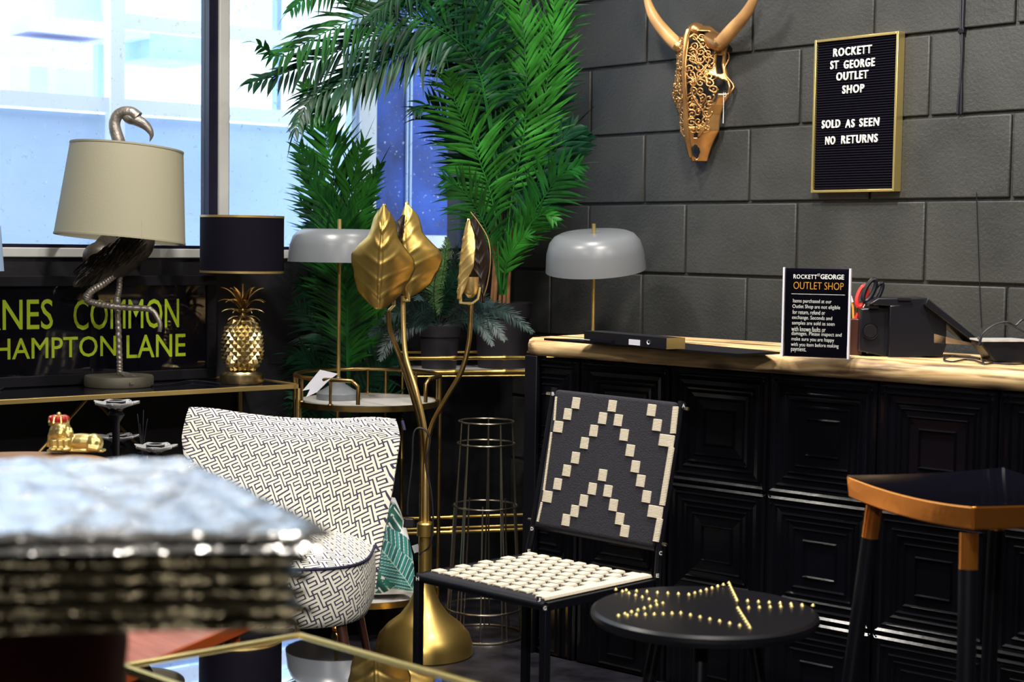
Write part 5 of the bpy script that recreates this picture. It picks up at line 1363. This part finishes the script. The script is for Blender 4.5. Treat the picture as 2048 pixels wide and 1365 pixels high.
# ================================================================= LION, ROUND TABLE, LOTUS CANDLESTICKS
def lion_table():
    z=.700; c=onz(90,905,z); e=onz(90,897,z)
    d=(c-CAM).dot(CF); cc=c; r=.205
    cc=onz(80,903.5,z)-E2*r; t=thing('round_table','round tan wooden side table carrying the gold lion','table',Vector((cc.x,cc.y,0)))
    c0=Vector((cc.x,cc.y,0))
    MB().lathe([(.001,-.022),(r-.004,-.022),(r,-.018),(r,-.003),(r-.003,0),(.001,0)],c0+UPZ*z,seg=64).build('table_top','tanwood',t,smooth=True,angle=40)
    MB().lathe([(.11,0),(.11,.01),(.02,.03),(.018,z-.04),(.05,z-.022)],c0,seg=32).build('pedestal','blackmetal',t,smooth=True)
    # lion
    p0=onz(150,907,z+.0005); dl=(p0-CAM).dot(CF); k=dl/FPX
    t=thing('lion_figurine','gold crouching lion figurine wearing a red and gold crown on the round table','figurine',p0)
    b=MB(); Dd=lambda x,y,o=0:D(x,y,dl+o)
    b.ell(Dd(165,885),(.045,.020,.019),Matrix.Rotation(VIEWROT,3,'Z'),20,12)
    b.ell(Dd(188,887),(.020,.022,.021),Matrix.Rotation(VIEWROT,3,'Z'))
    b.ell(Dd(128,878),(.022,.022,.030),Matrix.Rotation(VIEWROT,3,'Z')); b.ell(Dd(121,868,-.005),(.025,.022,.030),Matrix.Rotation(VIEWROT,3,'Z'))
    b.ell(Dd(120,864,-.018),(.015,.012,.014)); b.ell(Dd(120,868,-.027),(.008,.008,.006))
    for x in (108,120,132): b.tube(pxs([(x,880),(x+1,898)],dl-.02),[.010,.008],8); b.ell(Dd(x,899,-.028),(.009,.012,.0045))
    b.tube(spline(pxs([(182,876),(194,878),(200,886),(197,892)],dl-.012),10),.004,8)
    b.tube(pxs([(176,895),(198,899)],dl-.016),[.009,.007],8)
    b.box(Dd(153,901),(.060,.016,.0025),(E1,E2,UPZ))
    rn=random.Random(5)
    for i in range(46):
        a=rn.uniform(-2.6,2.6); q=rn.uniform(.55,1.0)
        x=121+22*q*math.sin(a); y=862+30*abs(rn.random())*q+ -8*math.cos(a)
        b.tube(pxs([(x,y-4),(x+3*math.sin(a),y+5),(x+5*math.sin(a),y+13)],dl-.020+.012*(q-.5)),[.0032,.004,.0015],6)
    o=b.build('lion_body','framegold',t,smooth=True,angle=180); md=o.modifiers.new('r','REMESH'); md.mode='VOXEL'; md.voxel_size=.0016; md.use_smooth_shade=True
    cr=D(118,845,dl); w=20*k
    MB().lathe([(w*.9,-.007),(w,-.006),(w,.001),(w*.9,.002)],cr,seg=28).build('crown_band','framegold',t,smooth=True)
    m=MB()
    for i in range(8): a=2*PI*i/8+.2; m.ell(cr+Vector((w*.68*math.cos(a),w*.68*math.sin(a),.007)),(.0085,.0085,.0085),seg=10,rings=8)
    m.build('crown_velvet','redvelvet',t,smooth=True)
    m=MB()
    for i in range(8): a=2*PI*(i+.5)/8+.2; m.tube([cr+Vector((w*math.cos(a),w*math.sin(a),0)),cr+Vector((w*.85*math.cos(a),w*.85*math.sin(a),.012)),cr+UPZ*.014],.0022,6)
    m.ell(cr+UPZ*.017,(.005,.005,.005),seg=8,rings=6); m.build('crown_arches','framegold',t,smooth=True)
lion_table()
def lotus(label,cx,ytop,wpx,d,zbase,pole,candle=False):
    c=D(cx,ytop,d); k=d/FPX; b=Vector((c.x,c.y,zbase)); t=thing('lotus_candlestick',label,'candle holder',b)
    h=c.z-zbase; r=wpx/2*k
    MB().lathe([(.001,0),(.055,0),(.055,.008),(.012,.02),(.0095,.04),(.0095,h-.05),(.022,h-.03),(.016,h-.022),(.001,h-.022)],b,seg=24).build('stem','blackmetal',t,smooth=True)
    for i in range(7):
        a=2*PI*i/7+.3; v=Vector((math.cos(a),math.sin(a),0)); s=UPZ.cross(v); G=[]
        for q in range(8):
            f=q/7; wd=r*.42*math.sin(PI*min(1,.18+.82*f))**.8+.001; p=c+v*(r*(.12+.88*f))+UPZ*(-.022+.020*f**.6)
            G.append([p-s*wd+UPZ*.006,p,p+s*wd+UPZ*.006])
        MB().grid(G).build('petal','lotus',t,smooth=True,solid=.002,angle=180)
    MB().lathe([(.001,-.02),(r*.3,-.02),(r*.42,-.004),(r*.42,.004),(r*.30,.004),(r*.28,-.008)],c,seg=24).build('cup','blackmetal',t,smooth=True)
    MB().lathe([(r*.30,.0045),(r*.42,.0045),(r*.42,.006),(r*.30,.006)],c,seg=24).build('cup_rim','lotus',t,smooth=True)
lotus('tallest black candlestick with pearl lotus petals, just under the console rail',232,806,92,4.06,0.0,True)
lotus('low black lotus candle holder with pearl petals beside the patterned armchair',311,893,88,4.20,0.0,True)
lotus('black lotus candle holder with pearl petals partly behind the tall candlestick',236,873,84,4.44,0.0,True)
st=MB()
c=D(283,878,4.36)
for dx,dy in ((-8,-50),(4,-58),(12,-40),(-3,-30)): st.tube(spline([D(285,905,4.36),D(284+dx*.4,880,4.36),D(283+dx,878+dy,4.36)],10),.0016,6)
MB_=st
t=thing('twig_ornament','dark twiggy ornament in a vase behind the lotus holders','ornament',D(285,905,4.36)-UPZ*(D(285,905,4.36).z)); st.build('twigs','cable',t,smooth=True)
b_=D(285,905,4.36); MB().lathe([(.001,0),(.03,0),(.035,.05),(.02,b_.z*.8),(.012,b_.z),(.001,b_.z)],Vector((b_.x,b_.y,0)),seg=24).build('vase','blackmetal',t,smooth=True)

# ================================================================= PINK TABLE, MIRROR TABLE, FOREGROUND PLATTERS
def pink_table():
    z=.40; A=onz(502,1240,z); B_=onz(345,1306,z); C_=onz(150,1330,z); Dn=onz(255,1240,z)
    u=(A-B_).normalized(); v=Vector((-u.y,u.x,0)); 
    if v.dot(E1)>0: v=-v
    L=.62; Wd=.36; o=A; P=[o,o-u*L,o-u*L+v*Wd,o+v*Wd]
    c=sum(P,Vector())/4; t=thing('wooden_table','low pink-stained wooden table with orange edges half hidden in the lower left','table',Vector((c.x,c.y,0)))
    MB().hexa([p-UPZ*.016 for p in P]+P).build('table_top','pinkwood',t,bevel=.001)
    for i in range(4):
        a,b=P[i],P[(i+1)%4]; m_=(a+b)/2; dd=(b-a).normalized(); s=UPZ.cross(dd)
        MB().box(m_-UPZ*.009,((b-a).length/2+.004,.005,.011),(dd,s,UPZ)).build('edge_strip','redwood',t,bevel=.001)
    for p in P:
        q=p.lerp(c,.12); MB().tube([q-UPZ*.016,Vector((q.x,q.y,0))],[.016,.011],12).build('leg','redwood',t,smooth=True)
pink_table()
def mirror_table():
    z=.52; A=onz(600,1267,z); Lc=onz(238,1326,z); Rc=onz(960,1368,z)
    u=(Rc-A).normalized(); v=Vector((-u.y,u.x,0)); 
    if v.dot(Lc-A)<0: v=-v
    v=((Lc-A).normalized()*.75+v*.25).normalized()
    LV=(Lc-A).length; LU=.62
    P=[A,A+u*LU,A+u*LU+v*LV,A+v*LV]; c=sum(P,Vector())/4
    t=thing('mirror_table','gold-framed side table with dark mirrored top in the foreground','table',Vector((c.x,c.y,0)))
    mb=MB(); inn=[p.lerp(c,.012) for p in P]
    MB().hexa([p-UPZ*.008 for p in inn]+[p-UPZ*.004 for p in inn]).build('mirror_top','mirror',t)
    for i in range(4):
        a,b=P[i],P[(i+1)%4]; dd=(b-a).normalized(); s=UPZ.cross(dd)
        MB().box((a+b)/2-UPZ*.006,((b-a).length/2+.005,.005,.006),(dd,s,UPZ)).build('frame_bar','framegold',t,bevel=.001)
    for p in P: MB().box(Vector((p.x,p.y,(z-.012)/2)),(.005,.005,(z-.012)/2),(u,UPZ.cross(u),UPZ)).build('leg','framegold',t,bevel=.001)
    for i in range(4):
        a,b=P[i],P[(i+1)%4]; dd=(b-a).normalized(); s=UPZ.cross(dd)
        MB().box((a+b)/2*1-UPZ*(z-.012),((b-a).length/2,.005,.005),(dd,s,UPZ)).build('foot_bar','framegold',t)
mirror_table()
def platters():
    z1=.915; A=onz(662,1056,z1); B_=onz(378,913,z1); C_=onz(-120,1062,z1); D_=onz(-300,914,z1)
    rn=random.Random(11); n=7; th=.0108; gap=.0143
    cen=(A+B_+C_+D_)/4
    bot=z1-n*gap
    ped_c=Vector(((A.x*.55+C_.x*.45),(A.y*.55+C_.y*.45),0)).lerp(Vector((cen.x,cen.y,0)),.55)
    edges=[A,B_,D_,C_]
    labels=['top crumpled silver platter of the blurred foreground stack','second crumpled silver platter down in the foreground stack','third dark silver platter down in the foreground stack','fourth platter down, at the middle of the foreground stack','fifth dark silver platter down in the foreground stack','second from bottom dark platter of the foreground stack','bottom dark silver platter of the foreground stack']
    for k in range(n):
        zt=z1-k*gap; sc=[1.0,.955,.90,.93,.91,.955,.93][k]; ju=rn.uniform(-.006,.006)
        t=thing('silver_platter',labels[k],'platter',Vector((cen.x,cen.y,zt-th)),0,'crumpled silver platters stacked in the foreground')
        N=22; V=[]
        def pt(u,v,z):
            p=A.lerp(C_,u).lerp(B_.lerp(D_,u),v); p=Vector((p.x,p.y,z)); c0=Vector((cen.x,cen.y,z)); 
            w=1+.012*math.sin(9*u+13*v+k*2)+.008*math.sin(31*u+7*v+k); return c0+(p-c0)*sc*w+E1*ju
        top=[[pt(i/N,j/N,zt+.0015*math.sin(i*1.9+k)+.0015*math.cos(j*2.3+i*.7)-(0.003 if i in(0,N) or j in(0,N) else 0)) for j in range(N+1)] for i in range(N+1)]
        low=[[pt(i/N,j/N,zt-th+(0.002 if i in(0,N) or j in(0,N) else 0)) for j in range(N+1)] for i in range(N+1)]
        mb=MB(); mb.grid(top); mb.grid(low)
        for i in (0,N):
            mb.grid([[top[i][j] for j in range(N+1)],[low[i][j] for j in range(N+1)]]); mb.grid([[top[j][i] for j in range(N+1)],[low[j][i] for j in range(N+1)]])
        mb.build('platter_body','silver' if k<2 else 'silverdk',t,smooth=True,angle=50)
        c0=Vector((cen.x,cen.y,0))
        MB().box(Vector((cen.x,cen.y,zt-th-(gap-th)/2)),(.10,.10,(gap-th)/2-.0002),(E1,E2,UPZ)).build('foot_block','blackmatt',t)
    # dark red vessel that carries the stack
    pc=D(70,1300,1.62); d=1.62; r=182/FPX*d
    zt=bot+th-gap+.0005-(-.0); zt=z1-(n-1)*gap-th-(gap-th)-.0005
    t=thing('round_vessel','dark red round glazed vessel under the foreground stack of platters','vase',Vector((pc.x,pc.y,0)))
    MB().lathe([(.001,.0),(r*.35,.0),(r*.4,.02),(r*.3,.12),(r*.4,zt-.30),(r*.70,zt-.22),(r*.92,zt-.13),(r,zt-.06),(r*.995,zt-.01),(r*.9,zt-.001),(.001,zt-.001)],Vector((pc.x,pc.y,0)),seg=56).build('vessel_body','maroon',t,smooth=True)
platters()
